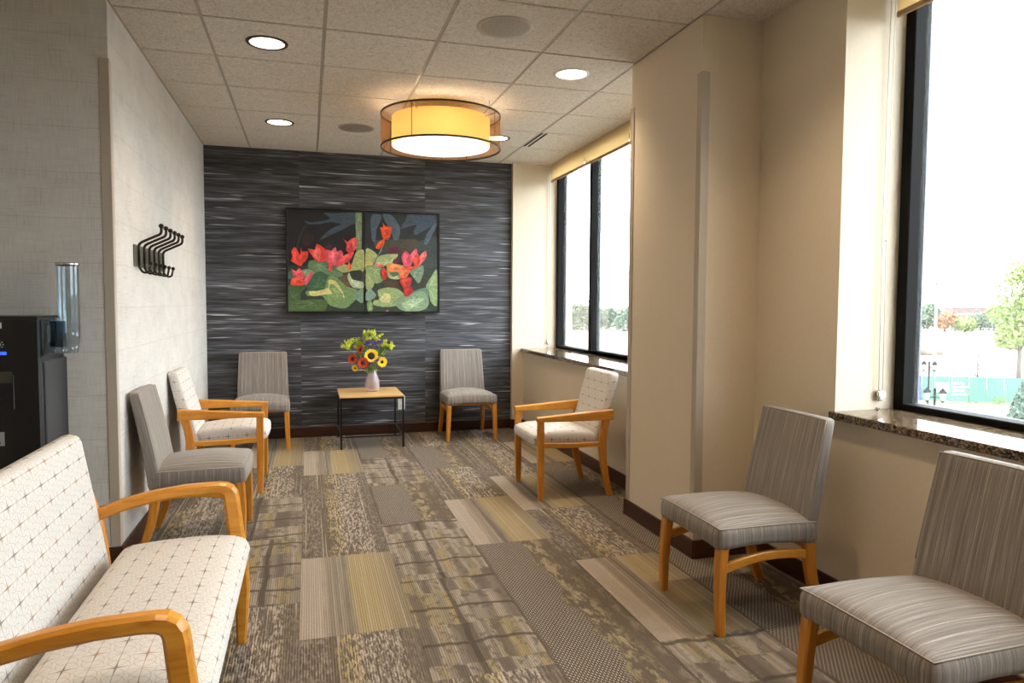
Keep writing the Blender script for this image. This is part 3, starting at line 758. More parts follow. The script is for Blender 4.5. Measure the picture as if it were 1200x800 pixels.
def stem_path(hx, hy, hz):
    return bez((VX+(VX-hx)*.15+random.uniform(-.015, .015), VY+random.uniform(-.02, .02), TZ+.03), (VX+(hx-VX)*.15, VY+(hy-VY)*.15, TZ+.22), (hx, hy, hz), 8)
def flower(name, label, px, py, Yp, R, col, face=(0, -1, .25), n=16, disc=.4, layers=2, group=None, w=.3):
    p = at_y(px, py, Yp)
    t_ = thing(name, label, 'flower', p, 0, group)
    q = Vector(face).normalized().to_track_quat('Z', 'Y')
    def rot(o): o.rotation_mode = 'QUATERNION'; o.rotation_quaternion = q; return o
    pm = rot(petal_mb(n, R*disc, R, R*w, layers=layers).build('petals', col, t_)); pm['kind'] = 'stuff'
    rot(MB().lathe([(R*disc, .0), (R*disc*.95, .010), (R*disc*.6, .016), (.0005, .012)], 16).build('flower_disc', 'disc', t_))
    back = -Vector(face).normalized()*.006
    rot(MB().lathe([(.0005, -.018), (R*disc*.7, -.01), (R*disc*1.0, -.001)], 10).build('calyx', 'green', t_))
    MB().tube([Vector(s_)-p for s_ in stem_path(*(p+back*2))], .004, 6).build('stem', 'stem', t_)
    return t_
flower('sunflower', 'largest yellow sunflower in the middle of the bouquet', 435, 417, 6.70, .068, 'petal_y', (0, -1, .25), 18, .52, 2)
flower('sunflower', 'smaller yellow sunflower at the window side of the bouquet', 447.5, 424, 6.72, .052, 'petal_y', (.25, -1, .1), 16, .3, 2, w=.36)
flower('small_sunflower', 'small yellow flower drooping at the edge of the bouquet', 416.5, 431, 6.74, .034, 'petal_y', (-.5, -.8, -.2), 12, .25, 2, w=.5)
flower('red_sunflower', 'rust-red sunflower low in the bouquet beside the vase rim', 425.5, 425, 6.69, .056, 'petal_r', (-.1, -1, .05), 16, .38, 2)
flower('red_sunflower', 'rust-red sunflower tilted outward above the drooping yellow flower', 413.5, 420.5, 6.74, .05, 'petal_r', (-.6, -.9, .2), 16, .38, 2)
flower('red_sunflower', 'rust-red sunflower seen edge-on among the goldenrod', 423, 410, 6.76, .048, 'petal_r', (-.9, -.45, .4), 14, .4, 2)
def sprig(name, label, px, py, Yp, spread, n, col, group, leaf=.012, up_=1.0):
    p = at_y(px, py, Yp); t_ = thing(name, label, 'flower', p, 0, group)
    st_ = MB(); pl = MB(); st_.tube([Vector(s_)-p for s_ in stem_path(*p)], .003, 6)
    ends = []
    for k in range(9):
        e = Vector((random.gauss(0, spread), random.gauss(0, spread*.6), random.uniform(-.2, 1)*spread*1.5*up_))
        st_.tube([Vector((0, 0, -spread*.8)), e*.5, e], .0014, 4); ends.append(e)
    for k in range(n):
        e = random.choice(ends); tt = random.uniform(.35, 1.12); c_ = e*tt+Vector([random.gauss(0, .006) for _ in range(3)])
        d = Vector([random.gauss(0, 1) for _ in range(3)]).normalized(); w_ = d.orthogonal().normalized()
        b = len(pl.v); s_ = leaf*random.uniform(.6, 1.3)
        pl.v += [tuple(c_-d*s_), tuple(c_+w_*s_*.5), tuple(c_+d*s_), tuple(c_-w_*s_*.5)]; pl.face([b, b+1, b+2, b+3])
    st_.build('stem', 'stem', t_); o = pl.build('florets', col, t_); o['kind'] = 'stuff'
    return t_
for (px, py, Yp, sp) in ((428, 397, 6.84, .05), (438, 396, 6.82, .045), (409, 408, 6.80, .05), (418, 406, 6.86, .05), (456, 407, 6.80, .045), (449, 404, 6.86, .045)):
    sprig('goldenrod_sprig', 'feathery yellow-green goldenrod sprig fanning out of the bouquet', px, py, Yp, sp, 560, 'golden', 'goldenrod sprigs in the bouquet', .008)
for (px, py, Yp, sp) in ((430, 403, 6.78, .03), (436, 401, 6.76, .03), (446, 401, 6.76, .02), (441, 407, 6.74, .022), (442, 422, 6.68, .016), (435, 425.5, 6.68, .014)):
    sprig('purple_statice', 'small purple statice cluster between the sunflowers and goldenrod', px, py, Yp, sp, 90, 'purple', 'purple statice in the bouquet', .009, .4)
for (px, py, Yp, sp) in ((432, 430, 6.75, .03), (422, 414, 6.84, .04), (443, 414, 6.84, .04)):
    sprig('foliage_sprig', 'green leafy filler sprig inside the bouquet', px, py, Yp, sp, 120, 'green', 'leafy sprigs in the bouquet', .02)

# ------------------------------------------------------------------ wall outlet
t_ = thing('wall_outlet', 'white outlet plate on the dark wall behind the side table', 'outlet', (.91, YB-.003, .31))
MB().cbox(-.036, .036, -.006, .003, -.07, .07, .003).build('cover_plate', 'white_plastic', t_)
for z in (-.03, .03):
    o = MB().cbox(-.017, .017, -.009, -.004, z-.02, z+.02, .002).build('receptacle', 'white_plastic', t_)
    for x in (-.007, .007): MB().box(x-.0015, x+.0015, -.0095, -.0088, z-.004, z+.008).build('pin_slot', 'slot', o)

# ------------------------------------------------------------------ coat rack
t_ = thing('coat_rack', 'bronze coat rack with six double hooks on the linen wall', 'coat rack', (XL, 4.75, 1.585))
M['plate'] = plain('aged_plate', srgb(92, 90, 80), .45, .5, var=.15)
MB().cbox(0, .008, -.43, .42, -.06, .062, .002).build('backplate', 'plate', t_)
for k in range(6):
    y = 4.40+.139*k-4.75
    hk = MB()
    up_path = [(.012, y, -.035), (.012, y, .045)]+bez((.013, y, .055), (.014, y, .072), (.034, y, .082), 4)+bez((.108, y, .118), (.128, y, .124), (.13, y, .142), 5)+[(.13, y, .165)]
    hk.tube(up_path, .0075, 8)
    lo_path = [(.012, y, -.02), (.013, y, -.055)]+bez((.014, y, -.06), (.03, y, -.105), (.062, y, -.085), 8)+[(.07, y, -.045)]
    hk.tube(lo_path, .0065, 8); hko = hk.build('double_hook', 'bronze', t_)
    for c_ in ((.13, y, .172), (.071, y, -.038)):
        bm = bmesh.new(); bmesh.ops.create_uvsphere(bm, u_segments=12, v_segments=8, radius=.014 if c_[0] > .1 else .012)
        MB().bm(bm, True).build('ball_tip', 'bronze', hko, c_)
    for z in (-.045, .03): MB().lathe([(.0005, .0), (.006, .0), (.006, .004), (.0005, .005)], 10).build('screw', 'chrome', hko, (.009, y+.03, z))

# ------------------------------------------------------------------ water dispenser
DX0, DX1, DY0, DY1, DZ = -1.47, -1.125, 3.53, 3.875, 1.255
t_ = thing('water_dispenser', 'tall black water dispenser with grey side panel against the linen wall', 'water dispenser', ((DX0+DX1)/2, (DY0+DY1)/2, 0))
hx, hy = (DX1-DX0)/2, (DY1-DY0)/2
MB().cbox(-hx, hx-.012, -hy+.03, hy, 0.02, DZ-.01, .006).build('body', 'black_plastic', t_)
MB().cbox(-hx, hx-.004, -hy, -hy+.04, .02, DZ, .008).build('front_panel', 'black_plastic', t_)
MB().cbox(hx-.014, hx, -hy+.05, hy-.002, .02, DZ-.19, .004).build('side_panel', 'grey_plastic', t_)
MB().cbox(-hx+.01, hx-.02, -hy+.04, hy-.01, DZ-.012, DZ+.008, .006).build('lid', 'black_plastic', t_)
for sx in (-1, 1):
    for sy in (-1, 1): MB().lathe([(.02, 0), (.02, .022)], 12).disc(.02, 0, 12).build('foot', 'black_plastic', t_, (sx*(hx-.04), sy*(hy-.05), 0))
MB().cbox(-hx+.05, hx-.105, -hy-.004, -hy+.006, .86, 1.01, .003).build('recess_frame', 'black_plastic', t_)
MB().box(-hx+.06, hx-.112, -hy-.0055, -hy-.003, .975, 1.025).build('recess_back', 'taupe_plastic', t_)
MB().cbox(-hx+.06, hx-.13, -hy-.003, -hy+.002, 1.098, 1.112, .001).build('light_bar', 'led', t_)
mb = MB()
for k in range(8):
    a = PI*k/4; mb.box(.014*math.cos(a)-.002, .014*math.cos(a)+.002, -hy-.0025, -hy, 1.143+.014*math.sin(a)-.002, 1.143+.014*math.sin(a)+.002)
mb.box(-.005, .005, -hy-.0025, -hy, 1.138, 1.148)
o = mb.build('indicator_icon', 'label', t_); o.location = (hx-.155, 0, 0)
sl = MB().box(-.09, .0, -hy-.0015, -hy, 1.213, 1.238).build('sticker', 'label', t_); sl.location = (hx-.145, 0, 0)
MB().box(-.08, -.024, -.0022, -.0005, 1.228, 1.232).build('sticker_line', 'ink', sl, (0, -hy, 0)); MB().box(-.08, -.02, -.0022, -.0005, 1.218, 1.2195).build('sticker_line', 'label_grey', sl, (0, -hy, 0))
nl = MB().box(-.075, .0, -hy-.0015, -hy, .702, .762).build('notice_label', 'label_grey', t_); nl.location = (hx-.148, 0, 0)
for i, w in enumerate(('NOT', 'A', 'DRAIN')):
    cu = bpy.data.curves.new('lettering', 'FONT'); cu.body = w; cu.size = .0185; cu.align_x = 'CENTER'; cu.extrude = .0002; cu.offset = .0004
    tmp = bpy.data.objects.new('tmp', cu); COL.objects.link(tmp)
    bpy.context.view_layer.update()
    me = bpy.data.meshes.new_from_object(tmp.evaluated_get(bpy.context.evaluated_depsgraph_get())); bpy.data.objects.remove(tmp)
    o = bpy.data.objects.new('lettering', me); COL.objects.link(o); me.materials.clear(); me.materials.append(M['ink'])
    o.parent = nl; o.rotation_euler = (PI/2, 0, 0); o.location = (-.042, -hy-.0018, .746-.018*i)
# cup dispenser tube
TXc, TYc = -1.068, 3.72
t_ = thing('cup_dispenser', 'smoky clear plastic cup dispenser tube fixed beside the water dispenser', 'cup dispenser', (TXc, TYc, 1.09))
MB().lathe([(.044, .05), (.046, .10), (.046, .41), (.048, .412), (.048, .418), (.044, .418), (.044, .41), (.043, .10), (.041, .05)], 32, closed=True).build('cup_tube', 'tube', t_)
MB().lathe([(.041, .05), (.036, .01), (.033, .0), (.031, .0), (.034, .012), (.039, .05)], 32, closed=True).build('tube_mouth', 'tube', t_)
MB().lathe([(.0475, .405), (.049, .408), (.049, .416), (.0475, .419)], 32, closed=True).build('rim_band', 'chrome', t_)
MB().cbox(-.055, -.047, -.19, .05, .0, .165, .003).build('mounting_plate', 'tube_dk', t_)
MB().cbox(-.049, -.02, -.03, .03, .03, .15, .004).build('bracket', 'tube_dk', t_)
MB().cbox(-.048, -.044, -.145, -.105, .06, .13, .002).build('catch', M['tube'], t_)

# ------------------------------------------------------------------ picture
PYL = 7.145
pc = [at_y(335, 243, PYL), at_y(515, 250.5, PYL), at_y(515, 367.5, PYL), at_y(335, 367, PYL)]
PX0, PX1, PZ0, PZ1 = -.197, 1.298, 1.225, 2.235
t_ = thing('framed_painting', 'wide black-framed painting of red blossoms over pale green leaves', 'painting', ((PX0+PX1)/2, PYL, PZ0))
W2, HH = (PX1-PX0)/2, PZ1-PZ0
for nm, b in (('frame_rail', (-W2, W2, HH-.018, HH)), ('frame_rail', (-W2, W2, 0, .018)), ('frame_stile', (-W2, -W2+.018, .018, HH-.018)), ('frame_stile', (W2-.018, W2, .018, HH-.018))):
    MB().cbox(b[0], b[1], -.014, .044, b[2], b[3], .002).build(nm, 'black_metal', t_)
seam = at_y(428, 300, PYL).x-(PX0+PX1)/2
M['canvas'] = plain('dark_canvas', srgb(26, 25, 29), .7, var=.3, scale=6)
M['canvas2'] = plain('dark_green_canvas', srgb(40, 44, 45), .7, var=.25, scale=7)
cA = MB().box(-W2+.018, seam-.002, 0, .02, .018, HH-.018).build('canvas', 'canvas', t_)
cB = MB().box(seam+.002, W2-.018, 0, .02, .018, HH-.018).build('canvas', 'canvas2', t_)
SHAPES_A = [
 ((40,54,44),[(12,470),(60,430),(140,440),(200,400),(300,390),(420,430),(500,360),(585,340),(585,784),(300,784),(12,784)]),
 ((62,58,48),[(380,560),(470,480),(585,470),(585,640),(480,620)]),
 ((50,24,30),[(122,240),(150,195),(185,205),(208,205),(205,250),(175,285),(135,285)]),
 ((58,78,92),[(285,42),(400,42),(520,40),(530,120),(440,125),(340,110),(250,125),(170,125),(140,100),(200,112),(330,85)]),
 ((64,76,90),[(255,240),(290,200),(340,160),(420,125),(520,105),(440,160),(370,190),(300,225)]),
 ((38,46,42),[(75,310),(90,240),(130,150),(165,130),(130,180),(100,270),(95,310)]),
 ((122,138,104),[(524,52),(553,48),(566,60),(562,330),(532,330),(527,200)]),
 ((96,80,58),[(400,520),(470,510),(480,600),(420,580)]),
 ((96,126,92),[(190,410),(240,400),(300,410),(370,440),(410,500),(330,530),(260,500),(185,460)]),
 ((170,176,112),[(395,450),(440,425),(490,430),(520,350),(572,335),(572,470),(500,470),(440,480)]),
 ((118,146,116),[(110,480),(160,465),(210,490),(190,520),(120,510)]),
 ((70,98,86),[(12,510),(30,480),(60,485),(60,530),(20,530)]),
 ((58,92,66),[(170,590),(200,520),(250,490),(310,520),(320,600),(240,620),(180,620)]),
 ((36,54,44),[(290,690),(400,700),(480,670),(490,760),(300,770)]),
 ((112,140,90),[(175,630),(230,625),(290,630),(320,540),(380,545),(440,600),(510,620),(500,680),(430,740),(330,720),(280,660),(190,660)]),
 ((208,198,124),[(175,630),(240,625),(320,600),(320,545),(370,550),(420,620),(440,680),(380,650),(300,650),(220,665),(180,655)]),
 ((126,150,100),[(330,610),(350,580),(420,650),(400,690),(360,650)]),
 ((66,92,54),[(12,600),(70,580),(150,590),(110,640),(100,700),(12,710)]),
 ((74,100,56),[(20,780),(40,720),(120,700),(280,700),(260,785)]),
 ((170,184,152),[(470,530),(500,590),(570,600),(570,560),(520,545),(480,500)]),
 ((40,46,40),[(480,480),(560,470),(572,500),(560,540),(500,540)]),
 ((118,148,130),[(515,660),(572,610),(572,710),(520,680)]),
 ((66,34,46),[(295,290),(325,270),(350,295),(330,325),(300,320)]),
 ((230,66,50),[(40,330),(65,298),(85,320),(110,370),(125,420),(110,440),(60,415),(38,400),(50,370)]),
 ((212,56,44),[(85,400),(110,345),(112,300),(125,330),(165,330),(165,370),(140,410),(115,420)]),
 ((234,74,54),[(40,580),(45,535),(80,520),(120,525),(135,580)]),
 ((222,84,94),[(42,460),(75,480),(100,455),(130,490),(140,530),(110,535),(60,510)]),
 ((214,86,106),[(135,545),(165,510),(200,475),(195,520),(150,585)]),
 ((228,60,48),[(165,310),(215,320),(230,275),(265,290),(300,320),(300,400),(240,405),(205,375)]),
 ((238,102,94),[(195,345),(215,320),(240,300),(262,330),(250,395),(215,375)]),
 ((224,70,62),[(320,420),(350,420),(345,470),(325,480)]),
 ((218,82,98),[(300,320),(350,325),(370,295),(385,330),(410,320),(430,345),(420,400),(380,440),(340,430),(300,400)]),
 ((236,106,118),[(340,330),(370,300),(380,345),(370,430),(345,400)]),
 ((232,80,80),[(380,440),(430,370),(470,345),(510,335),(490,380),(430,430)]),
 ((206,60,60),[(428,230),(460,260),(490,235),(525,228),(535,270),(520,320),(480,345),(450,320),(455,280)]),
 ((234,92,86),[(492,244),(525,228),(535,280),(510,320)]),
 ((232,92,50),[(470,400),(488,440),(485,470),(465,465)]),
]
SHAPES_B = [
 ((52,64,54),[(22,330),(90,350),(160,360),(290,400),(420,430),(556,400),(556,784),(280,784),(22,784)]),
 ((60,70,70),[(120,260),(260,245),(420,260),(556,230),(556,420),(400,430),(180,350)]),
 ((58,50,44),[(290,520),(400,490),(480,560),(400,650),(300,610)]),
 ((76,92,108),[(60,90),(80,50),(140,60),(130,110),(105,160),(95,250),(70,245)]),
 ((82,98,114),[(150,50),(220,60),(280,150),(270,235),(235,245),(210,170),(170,110)]),
 ((66,82,100),[(285,160),(320,100),(340,50),(420,50),(556,60),(556,110),(500,150),(400,205),(380,180),(400,130)]),
 ((86,102,122),[(460,270),(480,200),(530,130),(560,120),(520,210),(480,280)]),
 ((76,70,56),[(160,260),(400,240),(400,320),(280,340),(180,340)]),
 ((96,30,60),[(190,310),(270,300),(260,410),(220,410)]),
 ((80,58,46),[(150,560),(280,540),(300,620),(200,610)]),
 ((180,186,122),[(22,325),(70,330),(110,370),(100,420),(70,440),(22,470)]),
 ((214,190,96),[(22,410),(60,400),(80,430),(22,465)]),
 ((172,184,128),[(85,420),(140,365),(250,355),(240,385),(215,390),(220,430),(150,430)]),
 ((142,162,112),[(24,450),(80,440),(140,460),(150,530),(100,560),(40,500)]),
 ((178,192,142),[(190,440),(260,440),(290,490),(270,530),(200,520)]),
 ((84,110,84),[(205,490),(245,480),(270,500),(230,515)]),
 ((152,166,110),[(24,500),(60,520),(85,560),(60,610),(24,600)]),
 ((128,154,146),[(24,690),(26,640),(60,620),(95,660),(60,690)]),
 ((120,150,96),[(35,720),(60,700),(75,750),(60,785),(40,770)]),
 ((148,168,112),[(90,720),(100,690),(130,690),(120,630),(180,610),(250,620),(300,670),(230,730),(150,735)]),
 ((208,202,142),[(130,680),(170,640),(210,660),(200,710),(150,710)]),
 ((96,128,108),[(380,640),(470,610),(490,650),(480,720),(430,700)]),
 ((126,154,122),[(250,710),(300,670),(380,650),(440,640),(480,700),(460,750),(380,780),(300,760)]),
 ((160,184,150),[(300,730),(360,690),(450,690),(400,730),(350,760)]),
 ((142,170,124),[(480,590),(520,520),(558,490),(558,715),(510,690),(500,630)]),
 ((120,146,122),[(360,480),(440,440),(450,490),(420,560),(390,530)]),
 ((120,132,114),[(150,280),(156,285),(120,360),(90,425),(78,425),(110,365)]),
 ((234,78,32),[(130,150),(155,150),(150,115),(170,140),(215,150),(208,215),(185,240),(150,230)]),
 ((238,86,30),[(95,300),(120,260),(165,235),(155,280),(120,312)]),
 ((224,84,104),[(290,370),(320,325),(355,355),(375,400),(350,450),(310,440)]),
 ((228,98,112),[(355,355),(400,308),(410,340),(410,380),(375,410)]),
 ((238,112,114),[(410,440),(430,360),(470,325),(478,360),(450,410)]),
 ((232,70,48),[(380,390),(415,350),(430,400),(410,450),(385,430)]),
 ((242,140,80),[(180,440),(220,420),(300,435),(310,450),(280,480),(200,480)]),
 ((240,114,70),[(270,515),(300,455),(360,460),(330,520),(290,530)]),
 ((232,80,44),[(320,460),(380,440),(400,450),(350,470)]),
 ((224,112,102),[(78,435),(120,425),(158,430),(150,450)]),
 ((192,50,32),[(135,480),(160,450),(185,490),(180,530),(155,545)]),
 ((194,58,46),[(275,545),(320,525),(365,530),(350,600),(310,610)]),
 ((176,40,32),[(305,610),(350,590),(378,620),(350,660),(315,665)]),
 ((222,110,132),[(170,782),(185,766),(195,782)]),
]
t = NT('painted_picture'); ca = t.n('ShaderNodeVertexColor', layer_name='Col').outputs[0]
o = t.pos(); n = t.noise(t.vmul(o, (16, 1, 26)), 1, 6, .65, 2.0)
t.base(t.mix(1, ca, t.ramp(n, [(.3, (.55, .55, .55, 1)), (.65, (1.15, 1.15, 1.1, 1))]), 'MULTIPLY'), .6); M['picture'] = t.m
def paint(shapes, ox, sc_, parent):
    mb = MB(); cols = []
    for li, (c, pts) in enumerate(shapes):
        if c[1] > c[0]+5 and c[1] >= c[2] and c[1] > 60:
            cc = sum((Vector(q) for q in pts), Vector((0, 0)))/len(pts)
            pts = [tuple(cc+(Vector(q)-cc)*1.16) for q in pts]
            pts = [(min(max(x_, 24 if ox > 400 else 12), 556 if ox > 400 else 584), min(y_, 784)) for x_, y_ in pts]
        n_ = len(pts); sm_ = []
        for i in range(n_):
            p0, p1, p2, p3 = [Vector(pts[(i+k) % n_]) for k in (-1, 0, 1, 2)]
            for k in range(4):
                q = k/4; a = p1; b_ = (p2-p0)*.36; c_ = (p3-p1)*.36
                h00, h10, h01, h11 = 2*q**3-3*q*q+1, q**3-2*q*q+q, -2*q**3+3*q*q, q**3-q*q
                sm_.append(p1*h00+b_*h10+p2*h01+c_*h11)
        b = len(mb.v)
        for q in sm_:
            w = at_y(ox+q.x/sc_, 243+q.y/sc_, PYL)
            mb.v.append((w.x-(PX0+PX1)/2, -.0006-.0003*li, w.z-PZ0))
        mb.face([b+k for k in range(len(sm_))]); cols.append(srgb(*c))
        if c[0] > 170 and c[0] > c[1]+70:
            cen = sum((Vector(q) for q in pts), Vector((0, 0)))/n_
            for kk, (fx, fy, sc2, g_) in enumerate(((-.12, -.10, .60, 1.12), (.16, .12, .40, .90))):
                ext = max((Vector(q)-cen).length for q in pts); b2 = len(mb.v); cc = cen+Vector((fx*ext, fy*ext))
                for q in sm_:
                    q2 = cc+(q-cen)*sc2*(1 if kk else .95); w = at_y(ox+q2.x/sc_, 243+q2.y/sc_, PYL); mb.v.append((w.x-(PX0+PX1)/2, -.00064-.00007*kk-.0003*li, w.z-PZ0))
                mb.face([b2+k for k in range(len(sm_))]); cols.append(srgb(*[max(0, min(255, int(v*g_+(8 if kk == 0 else 0)))) for v in c]))
        if c[1] > c[0]+8 and c[1] > c[2]+14 and c[1] > 90 and len(pts) > 4:
            cen = sum((Vector(q) for q in pts), Vector((0, 0)))/n_; root = cen*.55+Vector(pts[li % n_])*.45
            for e_ in range(1, n_):
                tip = Vector(pts[(li+e_) % n_])*.82+cen*.18; dd = (tip-root)
                if dd.length < 12: continue
                pp = Vector((-dd.y, dd.x)).normalized()*2.6; b2 = len(mb.v)
                for q in (root-pp, root+pp, (root+tip)*.5+pp*2.2, tip, (root+tip)*.5-pp*.6):
                    w = at_y(ox+q.x/sc_, 243+q.y/sc_, PYL); mb.v.append((w.x-(PX0+PX1)/2, -.00075-.0003*li, w.z-PZ0))
                mb.face([b2+k for k in range(5)]); cols.append(srgb(*[min(235, int(v*1.12+10)) for v in c]))
    o = mb.build('painted_image', 'picture', parent); at = o.data.color_attributes.new('Col', 'FLOAT_COLOR', 'CORNER')
    for p_, c in zip(o.data.polygons, cols):
        for l in p_.loop_indices: at.data[l].color = c
    return o
paint(SHAPES_A, 335, 6.4, cA); paint(SHAPES_B, 425, 6.395, cB)

# ------------------------------------------------------------------ outdoors
GZ = -6.5
def gpt(px, py): return at_z(px, py, GZ)
g = struct(MB().box(-300, 900, -300, 1200, GZ-1, GZ).build('field_ground', 'field'), 'wide pale dry field outside the windows')
p0, p1 = gpt(1040, 469), gpt(1172, 473.5); dv = (p1-p0).normalized(); nv = Vector((-dv.y, dv.x, 0))
if nv.dot(p0) > 0: nv = -nv                       # towards the building
def strip(name, label, mat, d0, d1, z, a=-40, b=60):
    mb = MB(); q = [p0+dv*a+nv*d0, p0+dv*b+nv*d0, p0+dv*b+nv*d1, p0+dv*a+nv*d1]
    mb.v = [(v.x, v.y, GZ-.2) for v in q]+[(v.x, v.y, GZ+z) for v in q]
    for f in ((3, 2, 1, 0), (4, 5, 6, 7), (0, 1, 5, 4), (1, 2, 6, 5), (2, 3, 7, 6), (3, 0, 4, 7)): mb.face(list(f))
    return struct(mb.build(name, mat), label)
strip('lawn_strip', 'strip of lawn in front of the green fence', 'grass', .2, 5.5, .03)
strip('parking_pavement', 'pale pavement between the building and the lawn', 'pale', 5.5, 50, .02)
# banner fence
fang = math.atan2(dv.y, dv.x)
fence = thing('banner_fence', 'long construction fence hung with green and blue banners outside', 'fence', (p0.x, p0.y, GZ), fang)
FH = 2.1
def banner(a, b, mat): return MB().box(a+.03, b-.03, -.02, .02, .12, FH).build('banner', mat, fence)
ux = lambda px: (at_z(px, 470.5, GZ)-p0).dot(dv)
edges = [-14, -7, 0, ux(1061), ux(1080), ux(1094), ux(1112), ux(1130), ux(1148), ux(1166), ux(1166)+2.4, ux(1166)+4.8, ux(1166)+7.2]
cols = ['banner_g', 'banner_g', 'banner_b', 'banner_b']+['banner_g']*8
for i, (a, b) in enumerate(zip(edges, edges[1:])):
    bo = banner(a, b, cols[i])
    if i == 5:
        MB().box(a+.1, b-.2, -.03, -.021, FH*.38, FH*.75).build('printed_block', 'banner_w', bo)
    if i == 6:
        for k in range(4): MB().box(a+.1, a+(b-a)*(.9 if k % 2 == 0 else .7), -.03, -.021, FH*(.3+.14*k), FH*(.3+.14*k)+.12).build('printed_line', 'banner_w', bo)
for a in edges: MB().tube([(a, .05, 0), (a, .05, FH+.1)], .03, 6).build('post', 'chrome', fence)

def leaves(n, ells, size, seed):
    rnd = random.Random(seed); mb = MB()
    for k in range(n):
        cx, cy, cz, rx, ry, rz = rnd.choice(ells)
        d = Vector([rnd.gauss(0, 1) for _ in range(3)]).normalized(); rr = rnd.random()**.35
        c = Vector((cx+d.x*rx*rr, cy+d.y*ry*rr, cz+d.z*rz*rr)); nn = Vector([rnd.gauss(0, 1) for _ in range(3)]).normalized(); w = nn.orthogonal().normalized(); h = nn.cross(w); s_ = size*rnd.uniform(.6, 1.4)
        b = len(mb.v); mb.v += [tuple(c-w*s_), tuple(c+h*s_*.6), tuple(c+w*s_), tuple(c-h*s_*.6)]; mb.face([b, b+1, b+2, b+3])
    return mb
def tree(name, label, loc, ells, n, size, mat, trunk, seed, group=None, cat='tree', bare=0):
    t_ = thing(name, label, cat, loc, 0, group)
    if n: o = leaves(n, ells, size, seed).build('foliage', mat, t_); o['kind'] = 'stuff'
    tr = MB(); H_, r_ = trunk; rnd = random.Random(seed)
    tr.tube([(0, 0, -.1), (rnd.uniform(-.1, .1), 0, H_*.4), (0, rnd.uniform(-.1, .1), H_*.75), (0, 0, H_)], [r_, r_*.8, r_*.5, r_*.2], 8)
    for k in range(bare):
        a = rnd.uniform(0, 2*PI); z = H_*rnd.uniform(.3, .95); L = H_*rnd.uniform(.12, .3)
        e = Vector((math.cos(a)*L, math.sin(a)*L, L*rnd.uniform(.2, .9)))
        tr.tube([(0, 0, z), tuple(Vector((0, 0, z))+e*.5+Vector((0, 0, .1))), tuple(Vector((0, 0, z))+e)], [r_*.3, r_*.18, r_*.06], 5)
    tr.build('trunk', 'bark', t_); return t_
q = gpt(1193, 462)
tree('leafy_tree', 'tall pale green leafy tree standing by the green fence outside', (q.x, q.y, GZ),
     [(0, 0, 9.3, 2.2, 2.2, 1.8), (-1.0, .5, 7.4, 1.7, 1.7, 1.6), (1.3, -.4, 7.8, 1.9, 1.9, 1.8), (.2, .2, 10.6, 1.4, 1.4, 1.3), (-1.2, 0, 5.2, 1.2, 1.2, 1.3), (.9, .3, 5.6, 1.4, 1.4, 1.3), (2.4, -1, 6.2, 1.5, 1.5, 1.4)], 5200, .16, 'leaf', (9.5, .2), 3, bare=14)
q = gpt(1139.5, 470)+nv*.8
tree('bare_tree', 'thin leafless young tree in front of the green fence outside', (q.x, q.y, GZ), [], 0, 0, 'leaf', (4.3, .07), 11, bare=46)
tree('autumn_shrub', 'small orange and green shrub at the foot of the leafless tree', (q.x-.5, q.y+.3, GZ), [(0, 0, .7, .6, .6, .7)], 260, .1, 'leaf_orange', (.6, .04), 12, cat='shrub', bare=5)
tree('low_shrub', 'low rounded green shrub on the lawn by the leafless tree', (q.x+1.0, q.y-1.0, GZ), [(0, 0, .3, .7, .7, .35)], 220, .09, 'leaf', (.4, .04), 14, cat='shrub', bare=4)
q = gpt(1197, 512)
tree('conifer_shrub', 'dense blue-green conifer on the pavement edge outside the near window', (q.x, q.y, GZ), [(0, 0, .5+.28*k, 1.15-.11*k, 1.15-.11*k, .35) for k in range(10)], 2600, .11, 'leaf_blue', (3.2, .08), 21, cat='conifer', bare=10)
# far tree line
protos = []
for k in range(3):
    rnd = random.Random(50+k); es = [(rnd.uniform(-2.5, 2.5), rnd.uniform(-2, 2), rnd.uniform(2.5, 6), 2.6, 2.6, 2.2) for _ in range(6)]+[(0, 0, 6.4, 2.2, 2.2, 1.8), (0, 0, 2, 3.4, 3, 2)]
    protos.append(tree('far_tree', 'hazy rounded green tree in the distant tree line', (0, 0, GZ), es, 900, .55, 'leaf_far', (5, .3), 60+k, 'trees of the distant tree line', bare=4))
spots = []
px = 560
while px < 1420:
    spots.append((px, 386.5+random.uniform(-1.5, 1.2)))
    px += random.uniform(11, 19) if px < 735 or 1050 < px < 1200 else random.uniform(19, 27)
for i, (px, py) in enumerate(spots):
    q = gpt(px, py); pr_ = protos[i % 3]
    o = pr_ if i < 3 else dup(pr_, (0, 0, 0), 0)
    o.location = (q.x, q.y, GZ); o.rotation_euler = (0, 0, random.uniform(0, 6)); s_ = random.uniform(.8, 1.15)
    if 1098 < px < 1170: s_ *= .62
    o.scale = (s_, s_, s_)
q = gpt(1107, 388.5)
tree('orange_tree', 'rounded orange autumn tree in front of the distant tree line', (q.x, q.y, GZ), [(0, 0, 3.2, 3.0, 3.0, 2.2), (1, 0, 4.4, 2.2, 2.2, 1.4), (-1.4, 0, 2.4, 2, 2, 1.6)], 1100, .42, 'leaf_orange', (3.5, .25), 71, bare=4)
tree('yellow_tree', 'yellow-green round tree beside the orange autumn tree', (q.x+3.6, q.y-3.4, GZ), [(0, 0, 2.4, 2.8, 2.8, 2.0), (1.5, 0, 1.8, 2, 2, 1.6)], 900, .42, 'leaf', (2.5, .2), 72, bare=4)
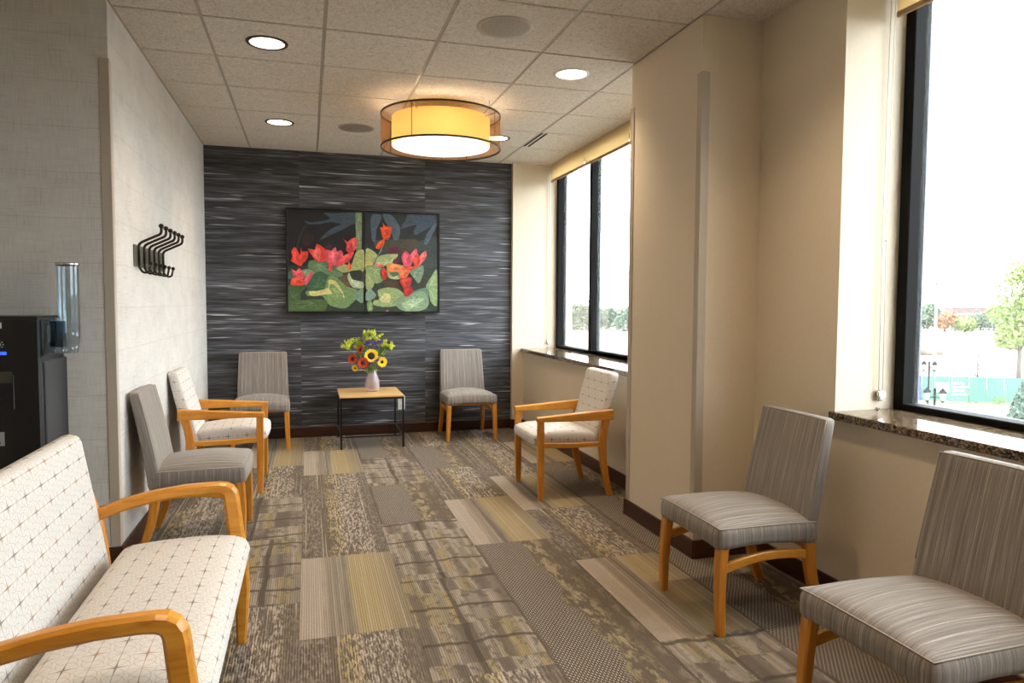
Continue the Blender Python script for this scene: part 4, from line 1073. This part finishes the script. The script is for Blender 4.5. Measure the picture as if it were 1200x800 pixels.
# far building
q = gpt(1117, 375.5)
b_ = thing('far_building', 'long low brick building with pale bands beyond the tree line', 'building', (q.x, q.y, GZ), fang)
MB().box(0, 46, 0, 14, 0, 6.3).build('wall', 'brick_far', b_)
MB().box(-.3, 46.3, -.3, 14.3, 6.3, 7.0).build('roof_band', 'pale', b_); MB().box(-.05, 46.05, -.1, 14, 3.0, 3.5).build('floor_band', 'pale', b_)
for k in range(11):
    for z in (1.0, 4.1): 
        w = MB().box(1.5+k*4.1, 3.9+k*4.1, -.06, .1, z, z+1.5).build('window', 'pale', b_); MB().box(1.65+k*4.1, 3.75+k*4.1, -.1, .05, z+.15, z+1.35).build('pane', 'far_glass', w)
MB().box(6, 10, 4, 9, 7, 8.2).build('rooftop_unit', 'pale', b_)
# lamp posts
def lantern(label, px, py, dep, hz):
    d = ray(px, py); p = EYE+d*(dep/d.dot(fw)); t_ = thing('lantern_post', label, 'street lamp', (p.x, p.y, GZ), math.radians(-40), 'twin lantern posts')
    L = p.z-GZ
    MB().lathe([(.14, 0), (.14, .3), (.08, .5), (.05, .9), (.045, L+.15), (.07, L+.2), (.0005, L+.3)], 12).build('post', 'frame_black', t_)
    for s_ in (-1, 1):
        MB().tube(bez((0, 0, L-.15), (s_*.12, 0, L+.05), (s_*.26, 0, L-.22), 6), .02, 6).build('arm', 'frame_black', t_)
        h = MB().lathe([(.07, -.2), (.12, .12), (.0005, .13)], 8).build('lantern_glass', 'pale', t_, (s_*.26, 0, L))
        MB().lathe([(.17, .1), (.1, .2), (.03, .28), (.0005, .32)], 8).build('lantern_cap', 'frame_black', h)
        MB().lathe([(.0005, -.3), (.05, -.25), (.075, -.19)], 8).build('lantern_base', 'frame_black', h)
lantern('twin-lantern street lamp close outside the near window', 1095.5, 463, 27, 0)
lantern('twin-lantern street lamp standing in front of the blue banner', 1089, 429, 39, 0)
q = gpt(1093, 467)
t_ = thing('light_mast', 'tall pale light mast behind the lantern posts outside', 'light pole', (q.x, q.y, GZ))
MB().tube([(0, 0, 0), (0, 0, 9.6)], [.14, .09], 10).build('mast', 'pale', t_); MB().cbox(-.9, .9, -.2, .2, 9.6, 9.75, .03).build('luminaire', 'pale', t_); MB().lathe([(.3, 0), (.3, .4), (.16, .5)], 12).build('mast_base', 'pale', t_)
q = gpt(1083, 415)
bm = bmesh.new(); bmesh.ops.create_icosphere(bm, subdivisions=3, radius=1)
for v in bm.verts:
    k = 1+.25*math.sin(v.co.x*5+v.co.y*3); v.co = (v.co.x*2.6*k, v.co.y*1.8*k, max(-.1, v.co.z*1.1*k))
o = MB().bm(bm, True).build('dirt_mound', 'dirt', None, (q.x, q.y, GZ)); tag(o, 'low dark mound of earth out in the dry field', 'mound')
